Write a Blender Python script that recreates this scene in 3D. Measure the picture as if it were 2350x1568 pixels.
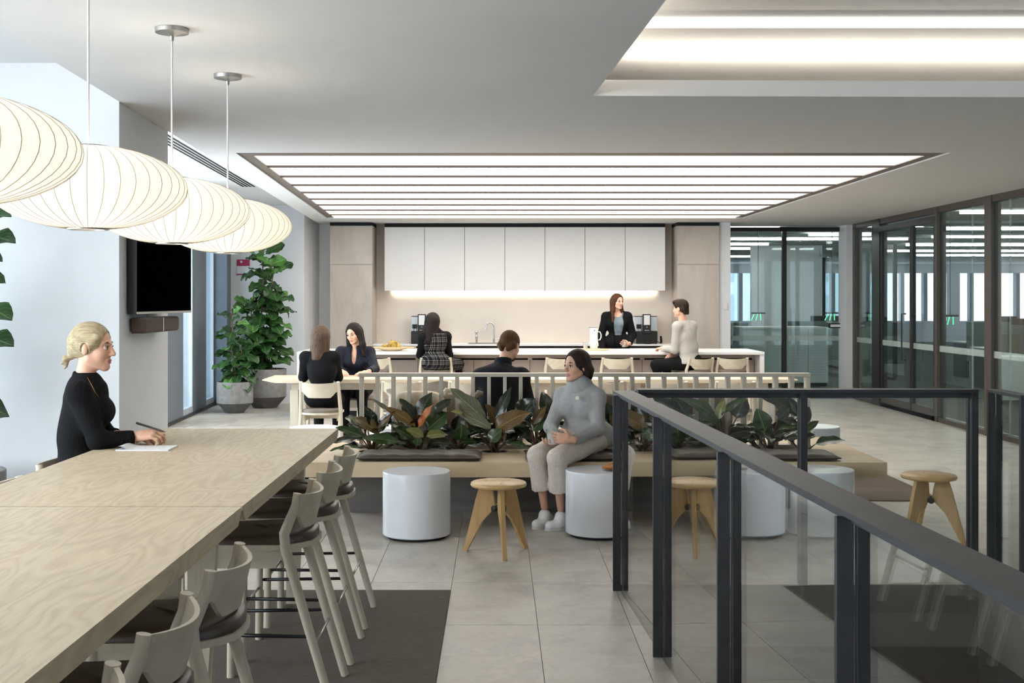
import bpy, bmesh, math, random
import numpy as np
from mathutils import Vector, Matrix

for _o in list(bpy.data.objects):
    bpy.data.objects.remove(_o)
SC = bpy.context.scene
COL = SC.collection
random.seed(7)
R = math.radians

# ------------------------------------------------------------------ camera
EYE = 1.6            # camera height in metres
FPX = 2770.0         # focal length for the 2350 px wide frame
PX, PY = 1142.0, 688.0
cam = bpy.data.cameras.new('camera')
cam.sensor_width = 36.0
cam.lens = FPX / 2350.0 * 36.0
cam.shift_x = (1175.0 - PX) / 2350.0
cam.shift_y = (PY - 784.0) / 2350.0
cam.clip_start = 0.05
cam.clip_end = 300
cam_o = bpy.data.objects.new('camera', cam)
COL.objects.link(cam_o)
cam_o.location = (0, 0, EYE)
cam_o.rotation_euler = (R(90), 0, 0)
SC.camera = cam_o

# ------------------------------------------------------------------ world and exposure
wd = bpy.data.worlds.new('world')
SC.world = wd
wd.use_nodes = True
bg = wd.node_tree.nodes['Background']
bg.inputs[0].default_value = (0.74, 0.86, 1.0, 1)
bg.inputs[1].default_value = 2.2
SC.view_settings.view_transform = 'Standard'
SC.view_settings.look = 'None'
SC.view_settings.exposure = 0.7
SC.view_settings.gamma = 1.0
SC.view_settings.use_curve_mapping = False
SC.cycles.use_denoising = True
SC.cycles.max_bounces = 7
SC.cycles.diffuse_bounces = 4
SC.cycles.glossy_bounces = 4
SC.cycles.use_adaptive_sampling = True
SC.cycles.adaptive_threshold = 0.1
SC.cycles.adaptive_min_samples = 8
SC.cycles.transparent_max_bounces = 20
SC.cycles.transmission_bounces = 6
SC.cycles.sample_clamp_indirect = 6.0
SC.cycles.caustics_reflective = False
SC.cycles.caustics_refractive = False

def area_light(name, loc, size, power, color, direction):
    l = bpy.data.lights.new(name, 'AREA')
    l.shape = 'RECTANGLE'
    l.size, l.size_y = size
    l.energy = power
    l.color = color
    o = bpy.data.objects.new(name, l)
    COL.objects.link(o)
    o.location = loc
    o.rotation_euler = Vector(direction).to_track_quat('-Z', 'Y').to_euler()
    return o
# daylight entering by the window walls on the left
area_light('window_daylight', (-4.52, 2.0, 1.7), (7.6, 2.3), 225, (0.91, 0.955, 1.0), (1, 0.05, -0.08))
area_light('window_daylight', (-4.22, 13.2, 1.6), (6.5, 2.5), 165, (0.86, 0.93, 1.0), (1, 0.3, -0.05))

# ------------------------------------------------------------------ helpers
def pt(px, py, Y):
    """Point in metres seen at a photo position at the given distance Y."""
    return Vector(((px - PX) / FPX * Y, Y, EYE - (py - PY) / FPX * Y))

def srgb(h):
    h = h.lstrip('#')
    c = [int(h[i:i + 2], 16) / 255 for i in (0, 2, 4)]
    return tuple(x / 12.92 if x <= 0.04045 else ((x + 0.055) / 1.055) ** 2.4 for x in c)

def tag(o, label=None, cat=None, group=None, kind=None):
    if label: o['label'] = label
    if cat: o['category'] = cat
    if group: o['group'] = group
    if kind: o['kind'] = kind
    return o

def empty(name, loc=(0, 0, 0), rz=0.0):
    o = bpy.data.objects.new(name, None)
    COL.objects.link(o)
    o.location = loc
    o.rotation_euler = (0, 0, rz)
    o.empty_display_size = 0.1
    return o

def link_mesh(name, me, parent=None, loc=None):
    o = bpy.data.objects.new(name, me)
    COL.objects.link(o)
    if parent is not None: o.parent = parent
    if loc is not None: o.location = loc
    return o

def copy_tree(o, parent=None):
    c = o.copy()
    COL.objects.link(c)
    c.parent = parent
    for ch in list(o.children):
        copy_tree(ch, c)
    return c

class MB:
    """Collects shapes into one mesh."""
    def __init__(s):
        s.v = []; s.f = []; s.m = []; s.cur = 0
    def add(s, vs, fs):
        n = len(s.v)
        s.v += [tuple(p) for p in vs]
        s.f += [tuple(i + n for i in f) for f in fs]
        s.m += [s.cur] * len(fs)
        return s
    def box(s, x0, x1, y0, y1, z0, z1, b=0.0, M=None):
        if x0 > x1: x0, x1 = x1, x0
        if y0 > y1: y0, y1 = y1, y0
        if z0 > z1: z0, z1 = z1, z0
        if b <= 0:
            vs = [(x, y, z) for z in (z0, z1) for y in (y0, y1) for x in (x0, x1)]
            fs = [(0, 2, 3, 1), (4, 5, 7, 6), (0, 1, 5, 4), (2, 6, 7, 3), (0, 4, 6, 2), (1, 3, 7, 5)]
        else:
            b = min(b, (x1 - x0) * .45, (y1 - y0) * .45, (z1 - z0) * .45)
            vs = []; idx = {}
            for iz, z in enumerate((z0, z1)):
                for iy, y in enumerate((y0, y1)):
                    for ix, x in enumerate((x0, x1)):
                        sx, sy, sz = (1, -1)[ix], (1, -1)[iy], (1, -1)[iz]
                        for a, q in (('x', (x, y + sy * b, z + sz * b)), ('y', (x + sx * b, y, z + sz * b)), ('z', (x + sx * b, y + sy * b, z))):
                            idx[(ix, iy, iz, a)] = len(vs); vs.append(q)
            g = lambda ix, iy, iz, a: idx[(ix, iy, iz, a)]
            fs = []
            for e in (0, 1):
                fs.append([g(e, 0, 0, 'x'), g(e, 1, 0, 'x'), g(e, 1, 1, 'x'), g(e, 0, 1, 'x')])
                fs.append([g(0, e, 0, 'y'), g(1, e, 0, 'y'), g(1, e, 1, 'y'), g(0, e, 1, 'y')])
                fs.append([g(0, 0, e, 'z'), g(1, 0, e, 'z'), g(1, 1, e, 'z'), g(0, 1, e, 'z')])
            for i in (0, 1):
                for j in (0, 1):
                    fs.append([g(0, i, j, 'y'), g(1, i, j, 'y'), g(1, i, j, 'z'), g(0, i, j, 'z')])
                    fs.append([g(i, 0, j, 'x'), g(i, 1, j, 'x'), g(i, 1, j, 'z'), g(i, 0, j, 'z')])
                    fs.append([g(i, j, 0, 'x'), g(i, j, 1, 'x'), g(i, j, 1, 'y'), g(i, j, 0, 'y')])
            for i in (0, 1):
                for j in (0, 1):
                    for k in (0, 1):
                        fs.append([g(i, j, k, 'x'), g(i, j, k, 'y'), g(i, j, k, 'z')])
        if M is not None: vs = [M @ Vector(p) for p in vs]
        return s.add(vs, fs)
    def prism(s, poly, z0, z1, M=None, top_scale=None):
        n = len(poly)
        if top_scale is None:
            tp = poly
        else:
            cx = sum(p[0] for p in poly) / n; cy = sum(p[1] for p in poly) / n
            tp = [(cx + (p[0] - cx) * top_scale, cy + (p[1] - cy) * top_scale) for p in poly]
        vs = [(p[0], p[1], z0) for p in poly] + [(p[0], p[1], z1) for p in tp]
        fs = [tuple(range(n))[::-1], tuple(range(n, 2 * n))]
        fs += [(i, (i + 1) % n, n + (i + 1) % n, n + i) for i in range(n)]
        if M is not None: vs = [M @ Vector(p) for p in vs]
        return s.add(vs, fs)
    def tube(s, pts, rad, n=10, cap=True, flat=1.0):
        pts = [Vector(p) for p in pts]
        m = len(pts)
        if not hasattr(rad, '__len__'): rad = [rad] * m
        vs = []; fs = []
        ref = None
        for i, p in enumerate(pts):
            t = (pts[min(i + 1, m - 1)] - pts[max(i - 1, 0)])
            if t.length < 1e-9: t = Vector((0, 0, 1))
            t.normalize()
            if ref is None:
                ref = Vector((0, 0, 1)) if abs(t.z) < .9 else Vector((1, 0, 0))
            u = (ref - t * ref.dot(t))
            if u.length < 1e-6: u = t.orthogonal()
            u.normalize(); ref = u
            w = t.cross(u)
            for k in range(n):
                a = 2 * math.pi * k / n
                vs.append(p + (u * math.cos(a) * flat + w * math.sin(a)) * rad[i])
        for i in range(m - 1):
            for k in range(n):
                a, b = i * n + k, i * n + (k + 1) % n
                fs.append((a, b, b + n, a + n))
        if cap:
            fs.append(tuple(range(n))[::-1]); fs.append(tuple(range((m - 1) * n, m * n)))
        return s.add(vs, fs)
    def lathe(s, prof, n=32, c=(0, 0, 0), cap=True):
        vs = []; fs = []
        m = len(prof)
        for r, z in prof:
            for k in range(n):
                a = 2 * math.pi * k / n
                vs.append((c[0] + r * math.cos(a), c[1] + r * math.sin(a), c[2] + z))
        for i in range(m - 1):
            for k in range(n):
                a, b = i * n + k, i * n + (k + 1) % n
                fs.append((a, b, b + n, a + n))
        if cap:
            if prof[0][0] > 1e-5: fs.append(tuple(range(n))[::-1])
            if prof[-1][0] > 1e-5: fs.append(tuple(range((m - 1) * n, m * n)))
        return s.add(vs, fs)
    def ball(s, c, r, n=14, sc=(1, 1, 1)):
        m = n // 2
        prof = [(max(1e-6, math.sin(math.pi * i / m)), -math.cos(math.pi * i / m)) for i in range(m + 1)]
        vs = []; fs = []
        for q, z in prof:
            for k in range(n):
                a = 2 * math.pi * k / n
                vs.append((c[0] + r * sc[0] * q * math.cos(a), c[1] + r * sc[1] * q * math.sin(a), c[2] + r * sc[2] * z))
        for i in range(m):
            for k in range(n):
                a, b = i * n + k, i * n + (k + 1) % n
                fs.append((a, b, b + n, a + n))
        return s.add(vs, fs)
    def grid(s, fn, nu, nv):
        vs = [fn(i / nu, j / nv) for j in range(nv + 1) for i in range(nu + 1)]
        w = nu + 1
        fs = [(j * w + i, j * w + i + 1, (j + 1) * w + i + 1, (j + 1) * w + i) for j in range(nv) for i in range(nu)]
        return s.add(vs, fs)
    def mesh(s, name, mat, smooth=False, angle=None):
        me = bpy.data.meshes.new(name)
        me.from_pydata(s.v, [], s.f)
        bm = bmesh.new(); bm.from_mesh(me)
        bmesh.ops.remove_doubles(bm, verts=bm.verts, dist=1e-6)
        bmesh.ops.recalc_face_normals(bm, faces=bm.faces)
        bm.to_mesh(me); bm.free()
        mats = mat if isinstance(mat, (list, tuple)) else [mat]
        for m in mats: me.materials.append(m)
        if len(mats) > 1 and len(me.polygons) == len(s.m):
            me.polygons.foreach_set('material_index', s.m)
        if smooth:
            me.polygons.foreach_set('use_smooth', [True] * len(me.polygons))
            if angle is not None:
                me.set_sharp_from_angle(angle=R(angle))
        me.update()
        return me
    def build(s, name, mat, parent=None, smooth=False, angle=40, loc=None):
        return link_mesh(name, s.mesh(name, mat, smooth, angle if smooth else None), parent, loc)

def prism_holes(outer, holes, z0, z1):
    """Vertical prism over a polygon with holes."""
    bm = bmesh.new()
    edges = []
    for loop in [outer] + holes:
        vs = [bm.verts.new((x, y, z0)) for x, y in loop]
        for i in range(len(vs)):
            edges.append(bm.edges.new((vs[i], vs[(i + 1) % len(vs)])))
    bmesh.ops.triangle_fill(bm, use_beauty=True, use_dissolve=False, edges=edges)
    ret = bmesh.ops.extrude_face_region(bm, geom=list(bm.faces))
    bmesh.ops.translate(bm, vec=(0, 0, z1 - z0), verts=[g for g in ret['geom'] if isinstance(g, bmesh.types.BMVert)])
    bmesh.ops.recalc_face_normals(bm, faces=bm.faces)
    me = bpy.data.meshes.new('slab')
    bm.to_mesh(me); bm.free()
    return me

# ------------------------------------------------------------------ materials
class NT:
    def __init__(s, name):
        s.m = bpy.data.materials.new(name)
        s.m.use_nodes = True
        s.t = s.m.node_tree
        s.t.nodes.clear()
        s.out = s.n('ShaderNodeOutputMaterial')
    def n(s, typ, **kw):
        nd = s.t.nodes.new(typ)
        for k, v in kw.items(): setattr(nd, k, v)
        return nd
    def l(s, a, b): s.t.links.new(a, b)
    def math(s, op, a, b=None, c=None):
        nd = s.n('ShaderNodeMath', operation=op)
        for i, v in enumerate((a, b, c)):
            if v is None: continue
            if hasattr(v, 'is_output'): s.l(v, nd.inputs[i])
            else: nd.inputs[i].default_value = v
        return nd.outputs[0]
    def ramp(s, fac, stops):
        nd = s.n('ShaderNodeValToRGB')
        cr = nd.color_ramp
        while len(cr.elements) < len(stops): cr.elements.new(0.5)
        for e, (p, c) in zip(cr.elements, stops):
            e.position = p
            e.color = (*c, 1) if len(c) == 3 else c
        s.l(fac, nd.inputs[0])
        return nd.outputs[0]
    def coord(s, scale=(1, 1, 1), kind='Object', rot=(0, 0, 0), rnd=False):
        if kind == 'World':
            src = s.n('ShaderNodeNewGeometry').outputs['Position']
        else:
            src = s.n('ShaderNodeTexCoord').outputs[kind]
        mp = s.n('ShaderNodeMapping')
        mp.inputs['Scale'].default_value = scale
        mp.inputs['Rotation'].default_value = rot
        s.l(src, mp.inputs[0])
        if rnd:
            oi = s.n('ShaderNodeObjectInfo')
            mul = s.math('MULTIPLY', oi.outputs['Random'], 37.0)
            cb = s.n('ShaderNodeCombineXYZ')
            for i in range(3): s.l(mul, cb.inputs[i])
            s.l(cb.outputs[0], mp.inputs['Location'])
        return mp.outputs[0]
    def noise(s, vec, scale=5, detail=3, rough=.5, dist=0.0):
        nd = s.n('ShaderNodeTexNoise')
        nd.inputs['Scale'].default_value = scale
        nd.inputs['Detail'].default_value = detail
        nd.inputs['Roughness'].default_value = rough
        nd.inputs['Distortion'].default_value = dist
        s.l(vec, nd.inputs['Vector'])
        return nd.outputs[0]
    def bump(s, h, strength=.2, dist=.01):
        nd = s.n('ShaderNodeBump')
        nd.inputs['Strength'].default_value = strength
        nd.inputs['Distance'].default_value = dist
        s.l(h, nd.inputs['Height'])
        return nd.outputs[0]
    def bsdf(s, color=None, rough=.5, metal=0.0, normal=None, spec=.5, **kw):
        b = s.n('ShaderNodeBsdfPrincipled')
        if color is not None:
            if hasattr(color, 'is_output'): s.l(color, b.inputs['Base Color'])
            else: b.inputs['Base Color'].default_value = (*color, 1)
        if hasattr(rough, 'is_output'): s.l(rough, b.inputs['Roughness'])
        else: b.inputs['Roughness'].default_value = rough
        b.inputs['Metallic'].default_value = metal
        b.inputs['Specular IOR Level'].default_value = spec
        if normal is not None: s.l(normal, b.inputs['Normal'])
        for k, v in kw.items(): b.inputs[k.replace('_', ' ')].default_value = v
        s.l(b.outputs[0], s.out.inputs[0])
        return b

def mul(c, k): return tuple(min(1, x * k) for x in c)

def m_plain(name, hexc, rough=.5, metal=0.0, var=.05, scale=6, bump=0.0, bscale=60, spec=.5, **kw):
    t = NT(name); c = srgb(hexc)
    v = t.coord()
    col = t.ramp(t.noise(v, scale, 3), [(.3, mul(c, 1 - var)), (.7, mul(c, 1 + var))])
    nrm = t.bump(t.noise(v, bscale, 3), bump, .002) if bump else None
    t.bsdf(col, rough, metal, nrm, spec, **kw)
    return t.m

def m_wood(name, dark, light, axis='x', scale=1.0, rings=14.0, rough=.55, contrast=1.0, bump=.08, rnd=True):
    """Timber: growth-ring contours of a noise stretched along the grain, with pores."""
    t = NT(name)
    st = {'x': (.22, 1, 1), 'y': (1, .22, 1), 'z': (1, 1, .22)}[axis]
    fine = {'x': (1.5, 45, 45), 'y': (45, 1.5, 45), 'z': (45, 45, 1.5)}[axis]
    v = t.coord(tuple(a * scale for a in st), rnd=rnd)
    n = t.noise(v, 2.2, 2, .45, .3)
    ring = t.math('PINGPONG', t.math('MULTIPLY', n, rings), 1.0)
    ring = t.math('POWER', ring, 1.6)
    pores = t.noise(t.coord(fine, rnd=rnd), 3.0, 3, .6)
    tone = t.noise(t.coord(tuple(a * scale for a in st), rnd=rnd), .9, 2)
    f = t.math('ADD', t.math('MULTIPLY', ring, .45 * contrast), t.math('MULTIPLY', pores, .45))
    f = t.math('ADD', f, t.math('MULTIPLY', tone, .35))
    d, l = srgb(dark), srgb(light)
    col = t.ramp(f, [(.25, l), (.55, tuple((a * .55 + b * .45) for a, b in zip(l, d))), (.95, d)])
    t.bsdf(col, rough, 0, t.bump(f, bump, .002), .4)
    return t.m

def m_emit(name, color, strength):
    t = NT(name)
    e = t.n('ShaderNodeEmission')
    e.inputs[0].default_value = (*color, 1); e.inputs[1].default_value = strength
    t.l(e.outputs[0], t.out.inputs[0])
    return t.m

def m_glass(name, tint=(.95, .97, .96), base=.04, rough=0.0, boost=1.0):
    """Thin pane: clear transmission plus a mirror layer that grows at grazing angles (Schlick)."""
    t = NT(name)
    g = t.n('ShaderNodeNewGeometry')
    dp = t.n('ShaderNodeVectorMath', operation='DOT_PRODUCT')
    t.l(g.outputs['Normal'], dp.inputs[0]); t.l(g.outputs['Incoming'], dp.inputs[1])
    c = t.math('ABSOLUTE', dp.outputs['Value'])
    p = t.math('POWER', t.math('SUBTRACT', 1.0, c), 5.0)
    f = t.math('MULTIPLY_ADD', p, (1 - base) * boost, base)
    f = t.math('MINIMUM', f, 1.0)
    tr = t.n('ShaderNodeBsdfTransparent'); tr.inputs[0].default_value = (*tint, 1)
    gl = t.n('ShaderNodeBsdfGlossy'); gl.inputs['Roughness'].default_value = rough
    mx = t.n('ShaderNodeMixShader')
    t.l(f, mx.inputs[0]); t.l(tr.outputs[0], mx.inputs[1]); t.l(gl.outputs[0], mx.inputs[2])
    t.l(mx.outputs[0], t.out.inputs[0])
    return t.m

M = {}
M['wall'] = m_plain('white_paint', '#dcdddf', .7, var=.01, bump=.03, bscale=220)
M['ceil'] = m_plain('ceiling_paint', '#d6d5d3', .8, var=.01)
M['splash'] = m_plain('beige_laminate', '#d9d0c6', .45, var=.015)
M['cab_white'] = m_plain('white_laminate', '#dddbd9', .35, var=.01)
M['counter'] = m_plain('white_stone', '#e6e4e2', .28, var=.015, scale=20)
M['bronze'] = m_plain('bronze_aluminium', '#7d7269', .45, .3, var=.03)
M['bar'] = m_plain('dark_bronze_bar', '#4a4038', .5, .2, var=.03)
M['frame_dark'] = m_plain('dark_door_frame', '#2c2a2a', .4, .2, var=.03)
M['frame_brown'] = m_plain('brown_grey_frame', '#504943', .45, .3, var=.03)
M['steel_dark'] = m_plain('blackened_steel', '#2e2e30', .5, .15, var=.2, scale=9, bump=.03, bscale=40)
M['chrome'] = m_plain('chrome', '#c8c8c8', .12, 1.0, var=.01)
M['nickel'] = m_plain('brushed_nickel', '#a5a29d', .35, 1.0, var=.03)
M['black'] = m_plain('black_plastic', '#141415', .4, var=.05)
M['blackgap'] = m_plain('black_recess', '#0b0b0b', .8, var=.02)
M['greyfin'] = m_plain('blue_grey_panel', '#6f7680', .55, var=.06, scale=3)
M['win_frame'] = m_plain('pale_window_frame', '#b9c2c8', .5, var=.03)
M['pouf'] = m_plain('white_lacquer', '#dfe0e3', .22, var=.008)
M['leather'] = m_plain('dark_brown_leather', '#44382d', .40, var=.12, scale=10, bump=.25, bscale=160)
M['seatpad'] = m_plain('taupe_seat_pad', '#6e6459', .6, var=.06, bump=.15, bscale=180)
M['ash'] = m_wood('pale_washed_ash', '#b2a691', '#d0c6b3', 'z', 2.0, 8, .5, .5, .05)
M['ash_x'] = m_wood('pale_washed_ash_flat', '#b2a691', '#d0c6b3', 'x', 2.0, 8, .5, .5, .05)
M['table'] = m_wood('oak_table_top', '#a69176', '#d0c0a4', 'y', 3.0, 22, .45, .55, .08, rnd=True)
M['table_x'] = m_wood('oak_low_table', '#b9a78b', '#d6c8b0', 'x', 1.2, 14, .5, .6, .05)
M['bench'] = m_wood('oak_bench', '#b39a76', '#d4bf9e', 'x', .7, 16, .5, .5, .05)
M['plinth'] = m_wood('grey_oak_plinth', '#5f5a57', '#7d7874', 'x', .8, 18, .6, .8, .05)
M['fence'] = m_wood('limed_oak_slats', '#aca393', '#c9c0b0', 'z', 1.5, 6, .5, .4, .04)
M['stool'] = m_wood('honey_oak_stool', '#a57f4d', '#cda873', 'z', 2.0, 10, .45, .6, .05)
M['stooltop'] = m_wood('honey_oak_seat', '#b48b54', '#d9b680', 'x', 2.0, 10, .42, .6, .05)
M['knotty'] = m_wood('grey_knotty_oak', '#a0958a', '#c4bab0', 'z', 1.1, 9, .55, .4, .05)
M['islandwood'] = m_wood('pinkish_oak_panel', '#9c8d83', '#b8aaa0', 'z', 1.0, 8, .55, .5, .04)
M['glass'] = m_glass('balustrade_glass', (.955, .97, .965), .05, 0.0, 1.6)
M['glass_p'] = m_glass('partition_glass', (.90, .95, .93), .05)
M['glass_w'] = m_glass('window_glass', (.93, .97, .98))
M['glass_c'] = m_glass('cup_glass', (.96, .97, .97), .06)
def m_frost():
    t = NT('frosted_film')
    d = t.n('ShaderNodeBsdfDiffuse'); d.inputs[0].default_value = (.62, .70, .67, 1)
    tr = t.n('ShaderNodeBsdfTransparent'); tr.inputs[0].default_value = (.95, .98, .97, 1)
    mx = t.n('ShaderNodeMixShader'); mx.inputs[0].default_value = .3
    t.l(tr.outputs[0], mx.inputs[1]); t.l(d.outputs[0], mx.inputs[2]); t.l(mx.outputs[0], t.out.inputs[0])
    return t.m
M['frost'] = m_frost()
M['rug'] = None

def m_tile():
    t = NT('stone_tile')
    v = t.coord((1, 1, 1), 'World', rnd=True)
    a = t.noise(v, 2.6, 6, .62, .6)
    b = t.noise(t.coord((1, 1, 1), 'World', rnd=True), 26, 4, .65)
    f = t.math('ADD', t.math('MULTIPLY', a, .8), t.math('MULTIPLY', b, .28))
    col = t.ramp(f, [(.34, srgb('#9b958b')), (.55, srgb('#bcb5aa')), (.78, srgb('#cfc9bf'))])
    rough = t.math('MULTIPLY_ADD', a, .25, .30)
    t.bsdf(col, rough, 0, t.bump(b, .12, .002), .45)
    return t.m
M['tile'] = m_tile()
M['grout'] = m_plain('grout', '#7d7973', .9, var=.03)

def m_rug(name, d, l):
    t = NT(name)
    v = t.coord((1, 1, 1), 'World')
    rows = t.noise(t.coord((18, 260, 1), 'World'), 1.0, 2)
    pile = t.noise(v, 420, 2)
    f = t.math('ADD', t.math('MULTIPLY', rows, .6), t.math('MULTIPLY', pile, .4))
    t.bsdf(t.ramp(f, [(.35, srgb(d)), (.65, srgb(l))]), .95, 0, t.bump(f, .7, .006), .1)
    return t.m
M['rug'] = m_rug('charcoal_carpet', '#5d564f', '#7b7269')
M['rug2'] = m_rug('brown_carpet', '#5d5148', '#796b5f')
M['office_carpet'] = m_rug('office_carpet', '#59605c', '#707672')

def m_concrete(name, d, l):
    t = NT(name)
    v = t.coord()
    n = t.noise(v, 14, 6, .6)
    t.bsdf(t.ramp(n, [(.3, srgb(d)), (.7, srgb(l))]), .75, 0, t.bump(n, .12, .003), .3)
    return t.m
M['concrete'] = m_concrete('pale_concrete', '#858381', '#a09d9a')
M['concrete_d'] = m_concrete('dark_concrete', '#5e5c5b', '#727070')

def m_shade():
    t = NT('lamp_skin')
    d = t.n('ShaderNodeBsdfDiffuse'); d.inputs[0].default_value = (.88, .86, .82, 1)
    tr = t.n('ShaderNodeBsdfTranslucent'); tr.inputs[0].default_value = (.95, .91, .84, 1)
    n = t.bump(t.noise(t.coord((1, 1, 1)), 90, 3), .15, .003)
    t.l(n, d.inputs['Normal'])
    mx = t.n('ShaderNodeMixShader'); mx.inputs[0].default_value = .38
    t.l(d.outputs[0], mx.inputs[1]); t.l(tr.outputs[0], mx.inputs[2])
    t.l(mx.outputs[0], t.out.inputs[0])
    return t.m
M['shade'] = m_shade()
M['rib'] = m_plain('lamp_rib_wire', '#b9b1a2', .6, var=.02)
M['cord'] = m_plain('white_cord', '#d9d8d4', .6, var=.01)
M['led'] = m_emit('led_warm', (1.0, .86, .68), 9.0)
M['cove'] = m_emit('cove_led', (1.0, .90, .78), 18.0)
M['coveband'] = m_emit('cove_diffuser', (1.0, .95, .89), 1.3)
M['panel'] = m_emit('luminous_panel', (1.0, .95, .88), 2.15)
M['office_led'] = m_emit('office_linear_led', (.93, 1.0, .98), 10.0)
M['greenled'] = m_emit('green_led', (.1, 1.0, .35), 1.4)
# ------------------------------------------------------------------ structure
CZ = 2.82                                    # main ceiling
def XL(y): return -2.39 - .0455 * (y - 8.755)        # left edge of the main ceiling
def XN(y): return .632 + .05 * (6.618 - y)           # near edge of the stair balustrade
def GL(y): return XN(y) + .046                       # its glass line
VX, VY = 2.70, 6.78                          # right and far edge of the stair opening

def struct(o):
    o['kind'] = 'structure'
    return o

# floor slab with the stair opening, then the tiles laid on it
fl = MB().prism([(-4.7, -2.6), (GL(-2.6), -2.6), (GL(VY), VY), (VX, VY), (VX, -2.6), (5.9, -2.6), (5.9, 20.0), (-4.7, 20.0)], -.35, -.004).build('floor', M['grout'])
struct(fl)

TW, TD = .4545, .9015
TX0, TY0 = -.2574, 6.837
def clip(poly, a, b, c):
    """keep the side a*x+b*y <= c"""
    out = []
    for i, p in enumerate(poly):
        q = poly[(i + 1) % len(poly)]
        dp, dq = a * p[0] + b * p[1] - c, a * q[0] + b * q[1] - c
        if dp <= 0: out.append(p)
        if dp * dq < 0:
            u = dp / (dp - dq)
            out.append((p[0] + u * (q[0] - p[0]), p[1] + u * (q[1] - p[1])))
    return out
def tile_mesh(poly):
    m = MB()
    n = len(poly)
    cx = sum(p[0] for p in poly) / n; cy = sum(p[1] for p in poly) / n
    e = .0012
    top = []
    for x, y in poly:
        d = math.hypot(x - cx, y - cy)
        top.append((x - (x - cx) / d * e * 1.6, y - (y - cy) / d * e * 1.6))
    vs = [(x, y, -.004) for x, y in poly] + [(x, y, -.0012) for x, y in poly] + [(x, y, 0) for x, y in top]
    fs = [tuple(range(2 * n, 3 * n))]
    for k in (0, 1):
        fs += [(k * n + i, k * n + (i + 1) % n, (k + 1) * n + (i + 1) % n, (k + 1) * n + i) for i in range(n)]
    return m.add(vs, fs)
full = tile_mesh([(-TW / 2 + .0011, -TD / 2 + .0011), (TW / 2 - .0011, -TD / 2 + .0011), (TW / 2 - .0011, TD / 2 - .0011), (-TW / 2 + .0011, TD / 2 - .0011)]).mesh('floor_tile', M['tile'])
cand = []
for i in range(-10, 14):
    for j in range(-4, 15):
        x0, x1 = TX0 + i * TW, TX0 + (i + 1) * TW
        y0, y1 = TY0 + j * TD, TY0 + (j + 1) * TD
        cx, cy = (x0 + x1) / 2, (y0 + y1) / 2
        if x1 < -4.65 or x0 > 5.74 or y1 > 20.3 or y0 < 2.3: continue
        g = .0011
        rect = [(x0 + g, y0 + g), (x1 - g, y0 + g), (x1 - g, min(y1 - g, 20.0)), (x0 + g, min(y1 - g, 20.0))]
        pieces = []
        if y0 < VY and x1 > GL(VY) - .1 and x0 < VX:
            lo = clip(rect, 0, 1, VY)
            hi = clip(rect, 0, -1, -VY)
            if len(hi) > 2 and y1 > VY: pieces.append(hi)
            if len(lo) > 2:
                a = clip(lo, 1, .05, GL(0) - .004)      # left of the glass line
                if len(a) > 2: pieces.append(a)
                b = clip(lo, -1, 0, -VX)
                if len(b) > 2: pieces.append(b)
            whole = len(pieces) == 1 and len(pieces[0]) == 4 and abs(pieces[0][2][0] - pieces[0][0][0]) > TW - .01 and abs(pieces[0][2][1] - pieces[0][0][1]) > TD - .01
            if whole: pieces = [None]
        else:
            pieces = [None] if y1 <= 20.0 else [rect]
        sx = PX + FPX * cx / max(cy, .5); sy = PY + FPX * EYE / max(cy, .5)
        vis = -60 < sx < 2410 and sy < 1640
        for p in pieces:
            if p is not None:
                ar = abs(sum(p[k][0] * p[(k + 1) % len(p)][1] - p[(k + 1) % len(p)][0] * p[k][1] for k in range(len(p)))) / 2
                if ar < .004: continue
            cand.append((0 if vis else 1, cy, cx, p, rect))
cand.sort(key=lambda c: (c[0], c[1]))
rest = MB()
for k, (h, cy, cx, p, rect) in enumerate(cand):
    if k < 300:
        if p is None:
            o = link_mesh('floor_tile', full, fl, (cx, cy, 0))
        else:
            o = tile_mesh(p).build('floor_tile', M['tile'], fl)
    else:
        q = tile_mesh(p or rect)
        rest.add(q.v, q.f)
tag(rest.build('far_floor_tiles', M['tile'], fl), kind='stuff')

M['stairwall'] = m_plain('dark_stair_lining', '#4a4745', .7, var=.03)
# stairwell below the opening
struct(MB().box(GL(-2.6) - .3, VX + .2, -2.6, VY + .1, -3.3, -3.2).build('floor_stairwell', M['rug']))
struct(MB().box(VX + .001, VX + .1, -2.6, VY + .0005, -3.2, -.351).build('wall_stairwell_right', M['stairwall']))
struct(MB().box(.4, VX + .1, VY + .001, VY + .1, -3.2, -.351).build('wall_stairwell_back', M['stairwall']))
struct(MB().prism([(GL(-2.6) - .1, -2.6), (GL(-2.6) - .001, -2.6), (GL(VY) - .001, VY), (GL(VY) - .1, VY)], -3.2, -.351).build('wall_stairwell_left', M['stairwall']))

# carpets
struct(MB().box(-4.0, -.259, .3, 6.615, .0, .009).build('floor_carpet_inset', M['rug']))
tag(MB().box(-1.2, 3.54, 9.57, 11.9, .0, .009).build('carpet', M['rug2']), 'brown woven carpet lying under the timber bench', 'carpet')

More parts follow.
